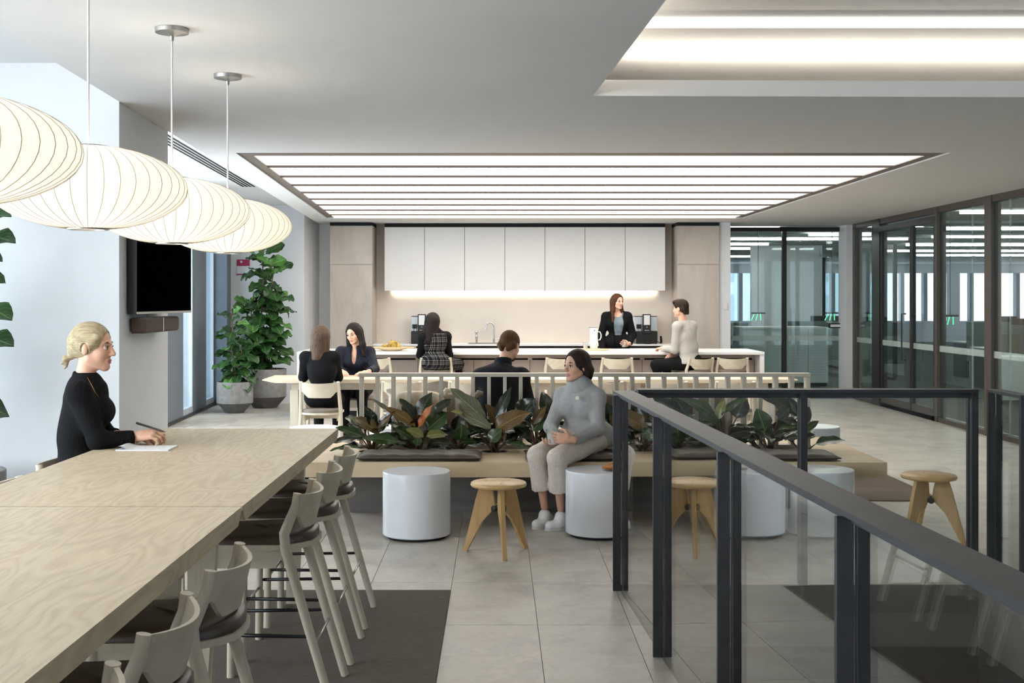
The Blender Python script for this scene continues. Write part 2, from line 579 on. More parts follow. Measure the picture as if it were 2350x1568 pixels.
# walls on the left
struct(MB().prism([(-4.7, 7.44), (-2.333, 7.44), (-2.392, 8.755), (-4.7, 8.755)], 0, 3.06).build('wall_left_column', M['wall']))
struct(MB().box(-4.75, -4.6, -2.6, 7.44, 0, .55).build('wall_left_sill', M['wall']))
struct(MB().box(-4.75, -4.6, -2.6, 7.44, 2.85, 3.06).build('wall_left_head', M['wall']))
w1 = struct(MB().box(-4.69, -4.67, -2.6, 7.44, .55, 2.85).build('window_1', M['glass_w']))
for y in (-2.5, -.5, 1.5, 3.5, 5.5, 7.36):
    MB().box(-4.74, -4.61, y - .04, y + .04, .55, 2.85).build('window_frame', M['greyfin'], w1)
def XW(y): return -4.2 - .047 * (y - 15.55)
def wpiece(y0, y1, d0, d1, z0, z1):
    return MB().prism([(XW(y0) - d0, y0), (XW(y0) + d1, y0), (XW(y1) + d1, y1), (XW(y1) - d0, y1)], z0, z1)
struct(wpiece(8.76, 19.8, .25, .05, 0, .035).build('trim_1', M['frame_dark']))
struct(wpiece(8.76, 19.8, .25, .0, 2.86, 3.06).build('wall_left_window_head', M['wall']))
fins = [(8.76, 9.3), (11.0, 11.6), (13.1, 13.7), (15.0, 16.16), (16.83, 17.74)]
for a, b in fins:
    struct(wpiece(a, b, .22, .02, .035, 2.86).build('wall_left_fin', M['greyfin']))
k = 2
for a, b in ((9.3, 11.0), (11.6, 13.1), (13.7, 15.0), (16.16, 16.83), (17.74, 18.40)):
    g = struct(wpiece(a, b, .03, -.015, .12, 2.80).build('window_%d' % k, M['glass_w']))
    wpiece(a, b, .20, .01, .035, .12).build('window_sill', M['win_frame'], g)
    wpiece(a, b, .20, .01, 2.80, 2.86).build('window_head', M['win_frame'], g)
    wpiece(a, a + .05, .20, .01, .12, 2.80).build('window_frame', M['win_frame'], g)
    wpiece(b - .05, b, .20, .01, .12, 2.80).build('window_frame', M['win_frame'], g)
    k += 1
struct(MB().box(-4.60, -4.125, 18.40, 18.66, 0, 3.06).build('wall_left_pier', M['greyfin']))
struct(MB().prism([(-4.7, 18.66), (-2.99, 18.66), (-2.89, 19.55), (-2.645, 19.55), (-2.645, 20.0), (-4.7, 20.0)], 0, 3.06).build('wall_back_left', M['wall']))
struct(MB().box(-2.645, 3.52, 19.62, 20.0, 0, CZ + .03).build('wall_back', M['splash']))
struct(MB().box(3.495, 3.675, 19.05, 20.05, 0, CZ).build('wall_back_right', M['wall']))
struct(MB().box(5.665, 5.775, 19.6, 20.06, 0, CZ).build('wall_right_pier', M['wall']))
struct(MB().box(-4.8, 6.2, -2.75, -2.6, -3.3, 3.5).build('wall_behind_camera', M['wall']))

# ceilings
pan = [(-2.176, 10.03), (3.766, 10.03), (3.667, 18.07), (-2.557, 18.07)]
tro = [(.571, 7.22), (4.9, 7.30), (4.9, 1.5), (.571 + .0495 * 5.72, 1.5)]
me = prism_holes([(XL(-2.6), -2.6), (5.95, -2.6), (5.95, 20.06), (XL(20.06), 20.06)], [pan, tro], CZ, CZ + .096)
me.materials.append(M['ceil'])
struct(link_mesh('ceiling', me))
struct(MB().prism([(-4.75, -2.6), (XL(-2.6) - .002, -2.6), (XL(20.0) - .002, 20.0), (-4.75, 20.0)], 3.06, 3.16).build('ceiling_left', M['ceil']))
struct(MB().prism([(XL(-2.6), -2.6), (XL(-2.6) + .06, -2.6), (XL(20.0) + .06, 20.0), (XL(20.0), 20.0)], CZ + .097, 3.3).build('ceiling_left_fascia', M['ceil']))
# coffer above the stair
co = struct(MB().box(.1, 5.3, 6.89, 8.55, 3.15, 3.25).build('ceiling_coffer', M['ceil']))
struct(MB().box(.1, 5.3, 1.0, 6.885, 3.212, 3.30).build('ceiling_coffer_inner', M['ceil']))
struct(MB().box(.1, 5.3, 8.55, 8.63, CZ + .097, 3.25).build('ceiling_coffer_back', M['ceil']))
struct(MB().box(.02, .1, .95, 8.63, CZ + .097, 3.30).build('ceiling_coffer_side', M['ceil']))
struct(MB().box(5.3, 5.38, .95, 8.63, CZ + .097, 3.30).build('ceiling_coffer_end', M['ceil']))
struct(MB().box(.1, 5.3, .95, 1.0, CZ + .097, 3.30).build('ceiling_coffer_front', M['ceil']))
cl = MB().box(.1, 5.3, 6.882, 6.889, 3.152, 3.212).build('cove_light', M['coveband'])
tag(cl, 'glowing cove light band in the ceiling recess over the stair', 'light')
cs = MB().box(.75, 5.0, 7.50, 7.56, CZ + .098, CZ + .112).build('cove_light', M['cove'])
cs2 = MB().prism([(.36, 7.3), (.42, 7.3), (.42 + .0495 * 5.6, 1.7), (.36 + .0495 * 5.6, 1.7)], CZ + .098, CZ + .112).build('cove_light', M['cove'])  # unseen strip added to throw soft light onto the foreground
tag(cs2, 'added unseen warm light strip along the left edge of the ceiling recess', 'light')
tag(cs, 'hidden warm light strip behind the edge of the ceiling recess', 'light')

# air grille in the left ceiling: four slots
gr = empty('air_grille', (-3.02, 13.1, 3.06))
tag(gr, 'linear air grille with four dark slots in the left ceiling', 'vent')
for s_ in range(4):
    y0, y1 = 10.2 , 15.57
    xa = lambda y: -2.94 - .0435 * (y - 10.74) - s_ * .047
    MB().prism([(xa(y0) + 3.02, y0 - 13.1), (xa(y0) + .026 + 3.02, y0 - 13.1), (xa(y1) + .026 + 3.02, y1 - 13.1), (xa(y1) + 3.02, y1 - 13.1)], -.004, -.001).build('slot', M['blackgap'], gr)

# luminous ceiling: bronze frame, bars, light panels
lc = empty('luminous_ceiling', (.6, 14.0, CZ))
tag(lc, 'large luminous ceiling of white light panels divided by thin bronze bars', 'ceiling light')
def lx(side, y):
    if side < 0: return -2.176 - .0474 * (y - 10.03)
    return 3.766 - .0123 * (y - 10.03)
def lq(x0a, x1a, ya, x0b, x1b, yb, z0, z1):
    return MB().prism([(x0a - .6, ya - 14), (x1a - .6, ya - 14), (x1b - .6, yb - 14), (x0b - .6, yb - 14)], z0 - CZ, z1 - CZ)
ya, yb = 10.03, 18.07
lq(lx(-1, ya) + .002, lx(-1, ya) + .10, ya + .002, lx(-1, yb) + .002, lx(-1, yb) + .10, yb - .002, CZ + .012, CZ + .06).build('frame', M['bronze'], lc)
lq(lx(1, ya) - .10, lx(1, ya) - .002, ya + .002, lx(1, yb) - .10, lx(1, yb) - .002, yb - .002, CZ + .012, CZ + .06).build('frame', M['bronze'], lc)
bars = [10.05] + [10.24 + .905 * i for i in range(9)]
for i, y in enumerate(bars):
    d = .20 if i == 0 else .026
    if i == 1: continue
    lq(lx(-1, y) + .101, lx(1, y) - .101, y, lx(-1, y + d) + .101, lx(1, y + d) - .101, y + d, CZ + .001, CZ + .030).build('bar', M['bar'] if i else M['bronze'], lc)
edges = [10.25] + [10.24 + .905 * i for i in range(1, 9)] + [18.065]
for y0, y1 in zip(edges[:-1], edges[1:]):
    y0 += .028
    lq(lx(-1, y0) + .102, lx(1, y0) - .102, y0, lx(-1, y1) + .102, lx(1, y1) - .102, y1, CZ + .022, CZ + .034).build('light_panel', M['panel'], lc)
struct(MB().prism([(XL(9.9) + .06, 9.9), (4.0, 9.9), (4.0, 18.2), (XL(18.2) + .06, 18.2)], CZ + .098, CZ + .14).build('ceiling_void', M['ceil']))

# ---------------- glass door at the back
def part(mb, name, mat, parent, smooth=False): return mb.build(name, mat, parent, smooth)
d1 = struct(MB().box(3.66, 5.78, 19.99, 20.05, 2.735, 2.80).build('door_1', M['frame_dark']))
MB().box(5.70, 5.78, 19.99, 20.05, 0, 2.735).build('jamb', M['frame_dark'], d1)
MB().box(4.715, 4.785, 19.98, 20.06, 0, 2.735).build('stile', M['frame_dark'], d1)
MB().box(3.66, 5.70, 19.99, 20.05, 0, .045).build('bottom_rail', M['frame_dark'], d1)
MB().box(4.66, 4.94, 19.93, 19.99, 2.735, 2.80, .01).build('door_operator', M['black'], d1)
for x0, x1 in ((3.66, 4.715), (4.785, 5.70)):
    p = MB().box(x0, x1, 20.015, 20.025, .045, 2.735).build('pane', M['glass_p'], d1)
    MB().box(x0, x1, 20.011, 20.014, .92, 1.0).build('frosted_band', M['frost'], p)
hd = MB().box(5.47, 5.70, 19.95, 19.97, 1.13, 1.21).build('handle_plate', M['frame_dark'], d1)
MB().box(5.50, 5.67, 19.94, 19.949, 1.15, 1.19).build('handle_label', M['wall'], hd)

# ---------------- glazed wall on the right
GX = 5.75
rw = struct(MB().box(GX, GX + .09, -2.5, 19.52, 2.74, CZ).build('wall_right_head', M['frame_brown']))
struct(MB().box(GX, GX + .09, -2.5, 19.52, 0, .06).build('wall_right_sill', M['frame_brown']))
posts = [(19.40, 19.52), (18.15, 18.52), (15.77, 15.86), (14.04, 14.24), (10.6, 10.75), (7.3, 7.45), (4.0, 4.15), (.7, .85)]
for a, b in posts:
    struct(MB().box(GX - .01, GX + .11, a, b, .0, CZ - .001).build('wall_right_mullion', M['frame_brown'] if b < 18 or a > 19 else M['frame_dark']))
seq = sorted(posts)
spans = [(seq[i][1], seq[i + 1][0]) for i in range(len(seq) - 1)]
n = 10
for a, b in spans:
    if abs(a - 15.86) < .01: continue
    g = struct(MB().box(GX + .03, GX + .04, a, b, .06, 2.74).build('window_%d' % n, M['glass_p']))
    n += 1
    if a > 14 and a < 15:
        MB().box(GX + .025, GX + .045, 14.69, 14.70, .06, 2.74).build('joint', M['frost'], g)
    if abs(a - 10.75) < .01:
        MB().box(GX + .025, GX + .045, 13.61, 13.62, .06, 2.74).build('joint', M['frost'], g)
    if a < 18.6:
        MB().box(GX + .022, GX + .028, a, b, .92, 1.0).build('frosted_band', M['frost'], g)
# double sliding door between Y 15.86 and 18.15
d2 = struct(MB().box(GX - .015, GX + .10, 15.86, 18.15, 2.62, 2.70).build('door_2', M['frame_dark']))
for a, b in ((15.88, 16.78), (16.80, 18.13)):
    lf = MB().box(GX + .02, GX + .03, a + .05, b - .05, .16, 2.62).build('pane', M['glass_p'], d2)
    MB().box(GX, GX + .05, a, a + .05, .0, 2.62).build('stile', M['frame_dark'], d2)
    MB().box(GX, GX + .05, b - .05, b, .0, 2.62).build('stile', M['frame_dark'], d2)
    MB().box(GX, GX + .05, a + .05, b - .05, .0, .16).build('bottom_rail', M['frame_brown'], d2)
    MB().box(GX + .012, GX + .018, a + .05, b - .05, .92, 1.0).build('frosted_band', M['frost'], lf)
for y in (16.62, 17.0):
    h = MB().tube([(GX - .0, y, 1.40), (GX - .06, y, 1.40), (GX - .06, y, .75), (GX - .0, y, .75)], .012, 8).build('handle', M['frame_dark'], d2, True)

# ---------------- office beyond the glass
struct(MB().box(3.0, 24, 20.06, 46, -.1, -.002).build('floor_office', M['office_carpet']))
struct(MB().box(5.9, 24, -2.6, 20.06, -.1, -.002).build('floor_meeting_room', M['office_carpet']))
struct(MB().box(1.0, 24, 20.07, 46, 2.95, 3.05).build('ceiling_office', M['ceil']))
struct(MB().box(5.96, 24, -2.6, 20.07, 2.95, 3.05).build('ceiling_meeting_room', M['ceil']))
struct(MB().box(2.85, 3.0, 20.06, 46, -.1, 3.05).build('wall_office_left', M['wall']))
struct(MB().box(13.0, 13.15, -2.6, 17.0, 0, 2.95).build('wall_meeting_room', m_plain('grey_green_wall', '#8fa3a0', .6, var=.02)))
# ceiling slats and linear lights of the office
sl_m = m_plain('ceiling_slat', '#a9b0ac', .6, var=.02)
for i in range(24):
    y = 20.6 + i * .62
    struct(MB().box(3.0, 20, y, y + .22, 2.90, 2.949).build('ceiling_slat', sl_m))
lights = [(4.0, 5.0, 21.4), (6.1, 7.3, 23.6), (4.9, 8.6, 25.3), (4.2, 6.2, 27.6), (4.5, 7.0, 30.0), (3.4, 5.4, 32.5), (8.8, 11.8, 24.4), (9.5, 13.0, 28.0), (10.0, 14.0, 31.5), (8.0, 10.0, 21.6), (12.0, 16.0, 34.5), (6.0, 9.0, 35.5)]
for i, (a, b, y) in enumerate(lights):
    o = MB().box(a, b, y, y + .09, 2.85, 2.9).build('linear_light', M['office_led'])
    rank = sorted(lights, key=lambda q: q[2]).index((a, b, y))
    ordn = ['nearest', 'second', 'third', 'fourth', 'fifth', 'sixth', 'seventh', 'eighth', 'ninth', 'tenth', 'eleventh', 'farthest'][rank]
    tag(o, 'slim linear office ceiling light, %s row back from the glass doors' % ordn, 'light', 'linear lights of the office ceiling')
for i, y in enumerate((8.5, 12.0, 15.4, 18.2)):
    o = MB().box(7.0, 10.8, y, y + .09, 2.90, 2.949).build('linear_light', M['office_led'])
    tag(o, 'slim linear light behind the right glazed wall, %s one from the camera' % ['nearest', 'second', 'third', 'farthest'][i], 'light', 'linear lights of the side room')
# far window wall of the office
fw = struct(MB().box(3.0, 24, 45.6, 45.7, 0, .8).build('wall_office_back', M['wall']))
struct(MB().box(3.0, 24, 45.6, 45.7, 2.6, 2.95).build('wall_office_back_head', M['wall']))
for i in range(24):
    x = 3.0 + i * .87
    struct(MB().box(x, x + .14 + .35 * (i % 4 == 0), 45.45, 45.75, .8, 2.6).build('wall_office_mullion', M['greyfin'] if i % 2 else M['wall']))
struct(MB().box(23.9, 24, 20, 45.6, 0, .8).build('wall_office_right', M['wall']))
# glass partitions in the office
def partition(x, y0, y1, label):
    r = empty('glass_partition', (x, y0, 0))
    tag(r, label, 'partition')
    MB().box(-.03, .03, 0, y1 - y0, 2.62, 2.70).build('head_rail', M['frame_dark'], r)
    MB().box(-.03, .03, 0, y1 - y0, 0, .05).build('bottom_rail', M['frame_dark'], r)
    k = max(1, int((y1 - y0) / 1.6))
    for j in range(k + 1):
        y = (y1 - y0) * j / k
        MB().box(-.035, .035, y - .035, y + .035, .05, 2.62).build('post', M['frame_dark'], r)
    for j in range(k):
        MB().box(-.006, .006, (y1 - y0) * j / k + .035, (y1 - y0) * (j + 1) / k - .035, .05, 2.62).build('pane', M['glass_p'], r)
partition(4.6, 28.5, 36.0, 'dark framed glass partition left of the office aisle')
partition(7.9, 24.0, 31.0, 'dark framed glass partition right of the office aisle')
struct(MB().box(6.1, 7.8, 29.0, 29.15, 0, 2.9).build('wall_office_core', M['wall']))
# white storage cabinet, desk screens, reception ledge
cb = empty('storage_cabinet', (5.4, 22.6, 0))
tag(cb, 'tall pale storage cabinet with perforated doors behind the back glass door', 'cabinet')
cw = m_plain('pale_grey_laminate', '#c3cdca', .5, var=.01)
MB().box(-.85, .72, -.25, .85, .06, 1.06).build('body', cw, cb)
MB().box(-.87, .74, -.27, .87, 1.06, 1.09).build('top', M['cab_white'], cb)
MB().box(-.80, .70, -.22, .82, 0, .06).build('plinth', M['frame_dark'], cb)
for x0, x1 in ((-.02, .34), (.35, .70)):
    d = MB().box(x0, x1, -.268, -.251, .08, 1.05).build('door', cw, cb)
    for j in range(16):
        MB().box(x0 + .03, x1 - .03, -.272, -.2685, .2 + j * .05, .222 + j * .05).build('louvre', M['win_frame'], d)
ds = m_plain('grey_green_fabric', '#6d7b76', .9, var=.05)
def workstation(x, y, rz, label):
    r = empty('workstation', (x, y, 0), rz)
    tag(r, label, 'desk', 'office workstations')
    MB().box(-.85, .85, -.4, .4, .70, .73, .005).build('desk_top', M['cab_white'], r)
    MB().box(-.85, .85, -.43, -.40, .35, 1.15, .005).build('screen', ds, r)
    for sx in (-.8, .8):
        MB().box(sx - .03, sx + .03, -.35, .35, 0, .70).build('leg', M['black'], r)
    mo = MB().box(-.3, .3, -.14, -.12, .92, 1.26, .006).build('monitor', M['black'], r)
    MB().tube([(0, -.12, 1.08), (0, -.05, 1.05), (0, .05, .9), (0, 0, .73)], .02, 8).build('monitor_arm', M['black'], r)
    return r
workstation(4.05, 24.0, 0, 'grey screened desk left of the pale storage cabinet')
workstation(6.9, 25.6, 0, 'grey screened desk behind the pale storage cabinet')
workstation(10.4, 25.0, 0, 'grey screened desk seen through the right glazed doors')
workstation(9.6, 22.0, 0, 'nearest grey screened desk behind the right glazed corner')
workstation(12.3, 27.5, 0, 'farthest grey screened desk by the office windows')
def task_chair(x, y, rz, label):
    r = empty('task_chair', (x, y, 0), rz)
    tag(r, label, 'chair', 'office task chairs')
    MB().box(-.23, .23, -.22, .22, .44, .50, .025).build('seat', M['black'], r)
    MB().box(-.22, .22, .20, .24, .58, 1.02, .018).build('backrest', m_plain('olive_mesh', '#4f5a46', .9), r)
    MB().tube([(0, 0, .44), (0, 0, .1)], .03, 10).build('column', M['black'], r)
    b = MB()
    for k in range(5):
        a = k * 2 * math.pi / 5
        b.tube([(0, 0, .12), (.3 * math.cos(a), .3 * math.sin(a), .06)], [.025, .02], 8)
        b.ball((.3 * math.cos(a), .3 * math.sin(a), .035), .035, 8)
    b.build('base', M['black'], r)
task_chair(8.9, 20.9, 2.4, 'olive backed task chair behind the right glazed doors')
task_chair(11.0, 23.6, .6, 'task chair farther back in the glazed office')
pc = empty('pedestal_cabinet', (8.0, 18.9, 0))
tag(pc, 'low pale pedestal cabinet behind the right glazed door', 'cabinet')
MB().box(-.22, .22, -.3, .3, .05, .72, .005).build('body', cw, pc)
for z in (.09, .30, .51):
    MB().box(-.225, -.221, -.28, .28, z, z + .18).build('drawer', M['cab_white'], pc)
tc = empty('tall_cupboard', (9.4, 17.4, 0))
tag(tc, 'tall grey green cupboard in the room behind the glazed wall', 'cabinet')
tcm = m_plain('grey_green_laminate', '#7f9692', .5, var=.02)
MB().box(-.9, .9, -.3, .3, 0, 2.5, .005).build('body', tcm, tc)
for x0, x1 in ((-.89, -.005), (.005, .89)):
    MB().box(x0, x1, -.318, -.301, .08, 2.49, .003).build('door', tcm, tc)
# green status lamps hanging behind the glass
for i, (x, y, lab) in enumerate(((4.75, 22.0, 'green status lamp above the desk behind the left door leaf'), (6.15, 22.2, 'green status lamp behind the right door leaf'), (6.9, 18.4, 'green status lamp behind the right glazed doors'))):
    g = empty('status_lamp', (x, y, 1.22))
    tag(g, lab, 'lamp')
    MB().box(-.12, .12, -.02, .02, .12, .15).build('head', M['black'], g)
    for s_ in (-1, -.2, .6):
        MB().tube([(s_ * .07, 0, .12), (s_ * .07 + s_ * .04 - .02, 0, 0)], .008, 6).build('light_rod', M['greenled'], g)
    MB().tube([(0, 0, .15), (0, 0, 1.73)], .006, 6).build('hanger', M['black'], g)

# building outside the left windows
bd = empty('tower_block', (-32, 60, -20))
tag(bd, 'pale apartment tower seen outside the left windows', 'building')
MB().box(-8, 8, -12, 12, 0, 60).build('facade', m_plain('pale_render', '#b9c4cc', .8, var=.04), bd)
wg = m_plain('tower_glass', '#7d8b97', .2, var=.2)
for i in range(14):
    for j in range(5):
        MB().box(8.0, 8.15, -11 + j * 4.6, -8.6 + j * 4.6, 8 + i * 3.2, 9.9 + i * 3.2).build('window', wg, bd)
        MB().box(-7 + j * 3, -5.4 + j * 3, -12.15, -12.0, 8 + i * 3.2, 9.9 + i * 3.2).build('window', wg, bd)

b2d = empty('office_tower', (14, 85, -20))
tag(b2d, 'grey blue tower seen through the far office windows', 'building')
MB().box(-14, 12, -4, 8, 0, 50).build('facade', m_plain('grey_render', '#9fb0bd', .8, var=.05), b2d)
for i in range(10):
    for j in range(8):
        MB().box(-13 + j * 3.2, -11 + j * 3.2, -4.15, -4.0, 15 + i * 2.6, 16.7 + i * 2.6).build('window', wg, b2d)
# ---------------- stair balustrade
def post_pair(parent, x, y, z0, z1, along_y=True, w=.081):
    """two steel flats with a slot for the glass between them"""
    b = MB()
    if along_y:
        b.box(x, x + w * .54, y - .008, y + .008, z0, z1, .001)
        b.build('post', M['steel_dark'], parent)
        MB().box(x + w * .60, x + w, y - .008, y + .008, z0, z1, .001).build('post', M['steel_dark'], parent)
    else:
        b.box(x - .008, x + .008, y, y + w * .54, z0, z1, .001)
        b.build('post', M['steel_dark'], parent)
        MB().box(x - .008, x + .008, y + w * .60, y + w, z0, z1, .001).build('post', M['steel_dark'], parent)

bl = empty('stair_balustrade', (GL(4), 4.0, 0))
tag(bl, 'long dark steel and glass balustrade running towards the camera beside the stair', 'balustrade')
def off(mb, o):
    mb.v = [(p[0] - o.location.x, p[1] - o.location.y, p[2] - o.location.z) for p in mb.v]
    return mb
ys = [6.618, 5.39, 4.155, 2.92, 1.685, .45]
for y in ys:
    x = XN(y)
    for a, c in ((0, .042), (.050, .081)):
        off(MB().box(x + a, x + c, y - .010, y + .010, .004, 1.075, .001), bl).build('post', M['steel_dark'], bl)
y0, y1 = .2, 6.63
off(MB().prism([(XN(y0), y0), (XN(y0) + .11, y0), (XN(y1) + .11, y1), (XN(y1), y1)], 1.086, 1.10), bl).build('handrail', M['steel_dark'], bl)
off(MB().prism([(XN(y0) + .035, y0), (XN(y0) + .062, y0), (XN(y1) + .062, y1), (XN(y1) + .035, y1)], 1.062, 1.0855), bl).build('glass_channel', M['steel_dark'], bl)
for a, b in zip(ys[:-1], ys[1:]):
    ya, yb = b + .002, a - .002
    off(MB().prism([(GL(ya) - .0045, ya), (GL(ya) + .0045, ya), (GL(yb) + .0045, yb), (GL(yb) - .0045, yb)], -.15, 1.062), bl).build('glass_panel', M['glass'], bl)

b2 = empty('stair_balustrade', (1.7, 6.76, 0))
tag(b2, 'dark steel and glass balustrade across the far end of the stair', 'balustrade')
for a, c, z0, z1 in ((.78, 2.672, 1.08, 1.10),):
    off(MB().box(a, c, 6.70, 6.81, z0, z1, .001), b2).build('handrail', M['steel_dark'], b2)
    off(MB().box(a, c, 6.735, 6.765, 1.052, 1.0795), b2).build('glass_channel', M['steel_dark'], b2)
for x0, x1 in ((1.685, 1.722), (2.635, 2.672)):
    off(MB().box(x0, x1, 6.705, 6.742, .004, 1.0795, .001), b2).build('post', M['steel_dark'], b2)
    off(MB().box(x0, x1, 6.755, 6.79, .004, 1.0795, .001), b2).build('post', M['steel_dark'], b2)
for x0, x1 in ((.79, 1.69), (1.715, 2.64)):
    off(MB().box(x0, x1, 6.744, 6.752, -.15, 1.051), b2).build('glass_panel', M['glass'], b2)

b3 = empty('stair_balustrade', (2.76, 6.5, 0))
tag(b3, 'short return balustrade with glass at the right edge of the picture', 'balustrade')
off(MB().box(2.735, 2.815, 6.31, 6.755, 1.082, 1.10, .001), b3).build('handrail', M['steel_dark'], b3)
off(MB().box(2.80, 3.9, 6.30, 6.38, 1.1005, 1.118, .001), b3).build('handrail', M['steel_dark'], b3)
for y in (6.74, 6.32):
    off(MB().box(2.735, 2.772, y - .012, y + .012, .004, 1.0815, .001), b3).build('post', M['steel_dark'], b3)
    off(MB().box(2.778, 2.815, y - .012, y + .012, .004, 1.0815, .001), b3).build('post', M['steel_dark'], b3)
off(MB().box(2.7715, 2.7785, 6.335, 6.725, -.15, 1.0815), b3).build('glass_panel', M['glass'], b3)
off(MB().box(2.83, 3.9, 6.335, 6.343, .004, 1.0995), b3).build('glass_panel', M['glass'], b3)
off(MB().box(3.86, 3.9, 6.30, 6.33, .004, 1.0995), b3).build('post', M['steel_dark'], b3)
# ------------------------------------------------------------------ seats
def seat_outline(scale=1.0, rear=-.21, front=.22, w=.205):
    pts = [(front, -w * .97), (front - .02, -w), (-.06, -w), (-.11, -w * .97), (-.165, -w * .74), (-.20, -w * .50), (rear, -w * .2)]
    pts = pts + [(x, -y) for x, y in reversed(pts)]
    return [(x * scale, y * scale) for x, y in pts]

def chair_parts(hs, bar, pad):
    """Meshes of the washed ash chair with a curved back plate; hs is the seat height. Forward is +x."""
    P = []
    zt = hs + .185 if bar else hs + .305
    lean = .045 if bar else .075
    foot = -.285 if bar else -.25
    # seat board
    P.append(('seat', MB().prism(seat_outline(), hs - .035, hs - .015).mesh('seat', M['ash_x']), 0))
    # upholstered pad: domed, thicker behind
    pm = MB()
    ol = seat_outline(.955)
    n = len(ol)
    rings = [(1.0, 0.0), (1.0, .014), (.965, .026), (.86, .032), (.5, .034), (.02, .034)]
    vs = []; fs = []
    for sc, dz in rings:
        for x, y in ol:
            k = .010 * max(0, -x / .2) + (-.006 if x > .15 else 0)
            vs.append((x * sc, y * sc, hs - .0145 + dz + (k if dz > .01 else 0)))
    for i in range(len(rings) - 1):
        for j in range(n):
            a, b = i * n + j, i * n + (j + 1) % n
            fs.append((a, b, b + n, a + n))
    fs.append(tuple(range(n))[::-1]); fs.append(tuple(range((len(rings) - 1) * n, len(rings) * n)))
    pm.add(vs, fs)
    P.append(('seat_pad', pm.mesh('seat_pad', pad, True, 50), 0))
    # legs
    for s in (-1, 1):
        P.append(('leg', MB().tube([(.185, s * .172, hs - .036), (.195, s * .185, 0)], [.018, .0165], 12).mesh('leg', M['ash'], True, 40), 0))
        yk = s * .205
        P.append(('leg', MB().tube([(-.105 - lean, s * .19, zt), (-.108 - lean * .75, s * .193, zt - .05), (-.10, yk, hs + .03), (-.105, yk, hs - .03), (foot, s * .205, 0)], [.0175, .018, .021, .021, .0165], 12).mesh('leg', M['ash'], True, 50), 0))
    # curved back plate between the posts
    bp = MB()
    def back(u, v, t):
        y = (u * 2 - 1) * .186
        a = 1 - (y / .186) ** 2
        zlo_side = zt - (.085 if bar else .10)
        zlo_mid = zt - (.150 if bar else .165)
        q = min(1, max(0, (1 - abs(y) / .186) / .42))
        q = q * q * (3 - 2 * q)
        zlo = zlo_side + (zlo_mid - zlo_side) * q
        zhi = zt - .004 - .012 * a
        z = zlo + (zhi - zlo) * v
        x = -.105 - lean * (z - hs) / (zt - hs) - .062 * a
        return (x - t, y, z)
    N, Mv = 16, 4
    vs = [back(i / N, j / Mv, 0) for j in range(Mv + 1) for i in range(N + 1)] + [back(i / N, j / Mv, .013) for j in range(Mv + 1) for i in range(N + 1)]
    w = N + 1; half = w * (Mv + 1); fs = []
    for j in range(Mv):
        for i in range(N):
            a = j * w + i
            fs.append((a, a + 1, a + 1 + w, a + w)); fs.append((half + a, half + a + w, half + a + 1 + w, half + a + 1))
    for i in range(N):
        fs.append((i, half + i, half + i + 1, i + 1)); a = Mv * w + i; fs.append((a, a + 1, half + a + 1, half + a))
    for j in range(Mv):
        a = j * w; fs.append((a, a + w, half + a + w, half + a)); a = j * w + N; fs.append((a, half + a, half + a + w, a + w))
    bp.add(vs, fs)
    P.append(('backrest', bp.mesh('backrest', M['ash_x'], True, 40), 0))
    # aprons under the seat
    for s in (-1, 1):
        P.append(('apron', MB().prism([(.20, 0), (-.10, 0), (-.055, -.075), (.17, -.075)], s * .172 - .009, s * .172 + .009, Matrix(((1, 0, 0, 0), (0, 0, 1, 0), (0, 1, 0, hs - .0355), (0, 0, 0, 1)))).mesh('apron', M['ash_x']), 0))
    P.append(('apron', MB().box(.178, .196, -.162, .162, hs - .105, hs - .0355).mesh('apron', M['ash_x']), 0))
    if bar:
        for s in (-1, 1):
            xr = -.105 + (foot + .105) * (hs - .28) / hs
            P.append(('stretcher', MB().tube([(.191, s * .180, .28), (xr, s * .205, .28)], .0075, 8).mesh('stretcher', M['black'], True), 0))
        P.append(('footrest', MB().tube([(.191, -.18, .245), (.191, .18, .245)], .006, 8).mesh('footrest', M['nickel'], True), 0))
        xr = -.105 + (foot + .105) * (hs - .245) / hs
        P.append(('footrest', MB().tube([(xr, -.20, .245), (xr, .20, .245)], .006, 8).mesh('footrest', M['nickel'], True), 0))
    return P

CH = {}
def place_chair(kind, x, y, rz, label, group, z=0.0):
    if kind not in CH:
        CH[kind] = chair_parts(*{'bar': (.65, True, M['leather']), 'barpale': (.65, True, M['seatpad']), 'low': (.45, False, M['seatpad'])}[kind])
    r = empty('counter_stool' if kind != 'low' else 'dining_chair', (x, y, z), rz)
    tag(r, label, 'stool' if kind != 'low' else 'chair', group)
    for nm, me, _ in CH[kind]:
        link_mesh(nm, me, r)
    return r

# high table stools, right side (facing -x)
G1 = 'counter stools along the high oak table'
right = [(-.925, 6.04, 'counter stool on the right side of the high table, farthest from the camera'),
         (-.925, 5.47, 'counter stool on the right side of the high table, second from its far end'),
         (-.93, 4.90, 'counter stool on the right side of the high table, third from its far end'),
         (-.95, 3.557, 'counter stool on the right of the near table half, beside its joint'),
         (-.95, 2.92, 'counter stool with its near post cut by the bottom edge, second from the table joint'),
         (-.95, 2.32, 'nearest counter stool, only a post top showing at the bottom edge')]
for x, y, lb in right:
    place_chair('bar', x, y, math.pi, lb, G1, .009)
left = [(-1.95, 5.72, 0, 'counter stool under the blonde woman writing at the high table'),
        (-1.90, 4.98, 0, 'counter stool pushed in on the wall side, next to the blonde woman'),
        (-1.86, 3.50, 0, 'counter stool on the wall side, its legs seen below the near table half'),
        (-1.86, 2.85, 0, 'nearest counter stool on the wall side, hidden behind the table edge')]
for x, y, a, lb in left:
    place_chair('bar', x, y, a, lb, G1, .009)

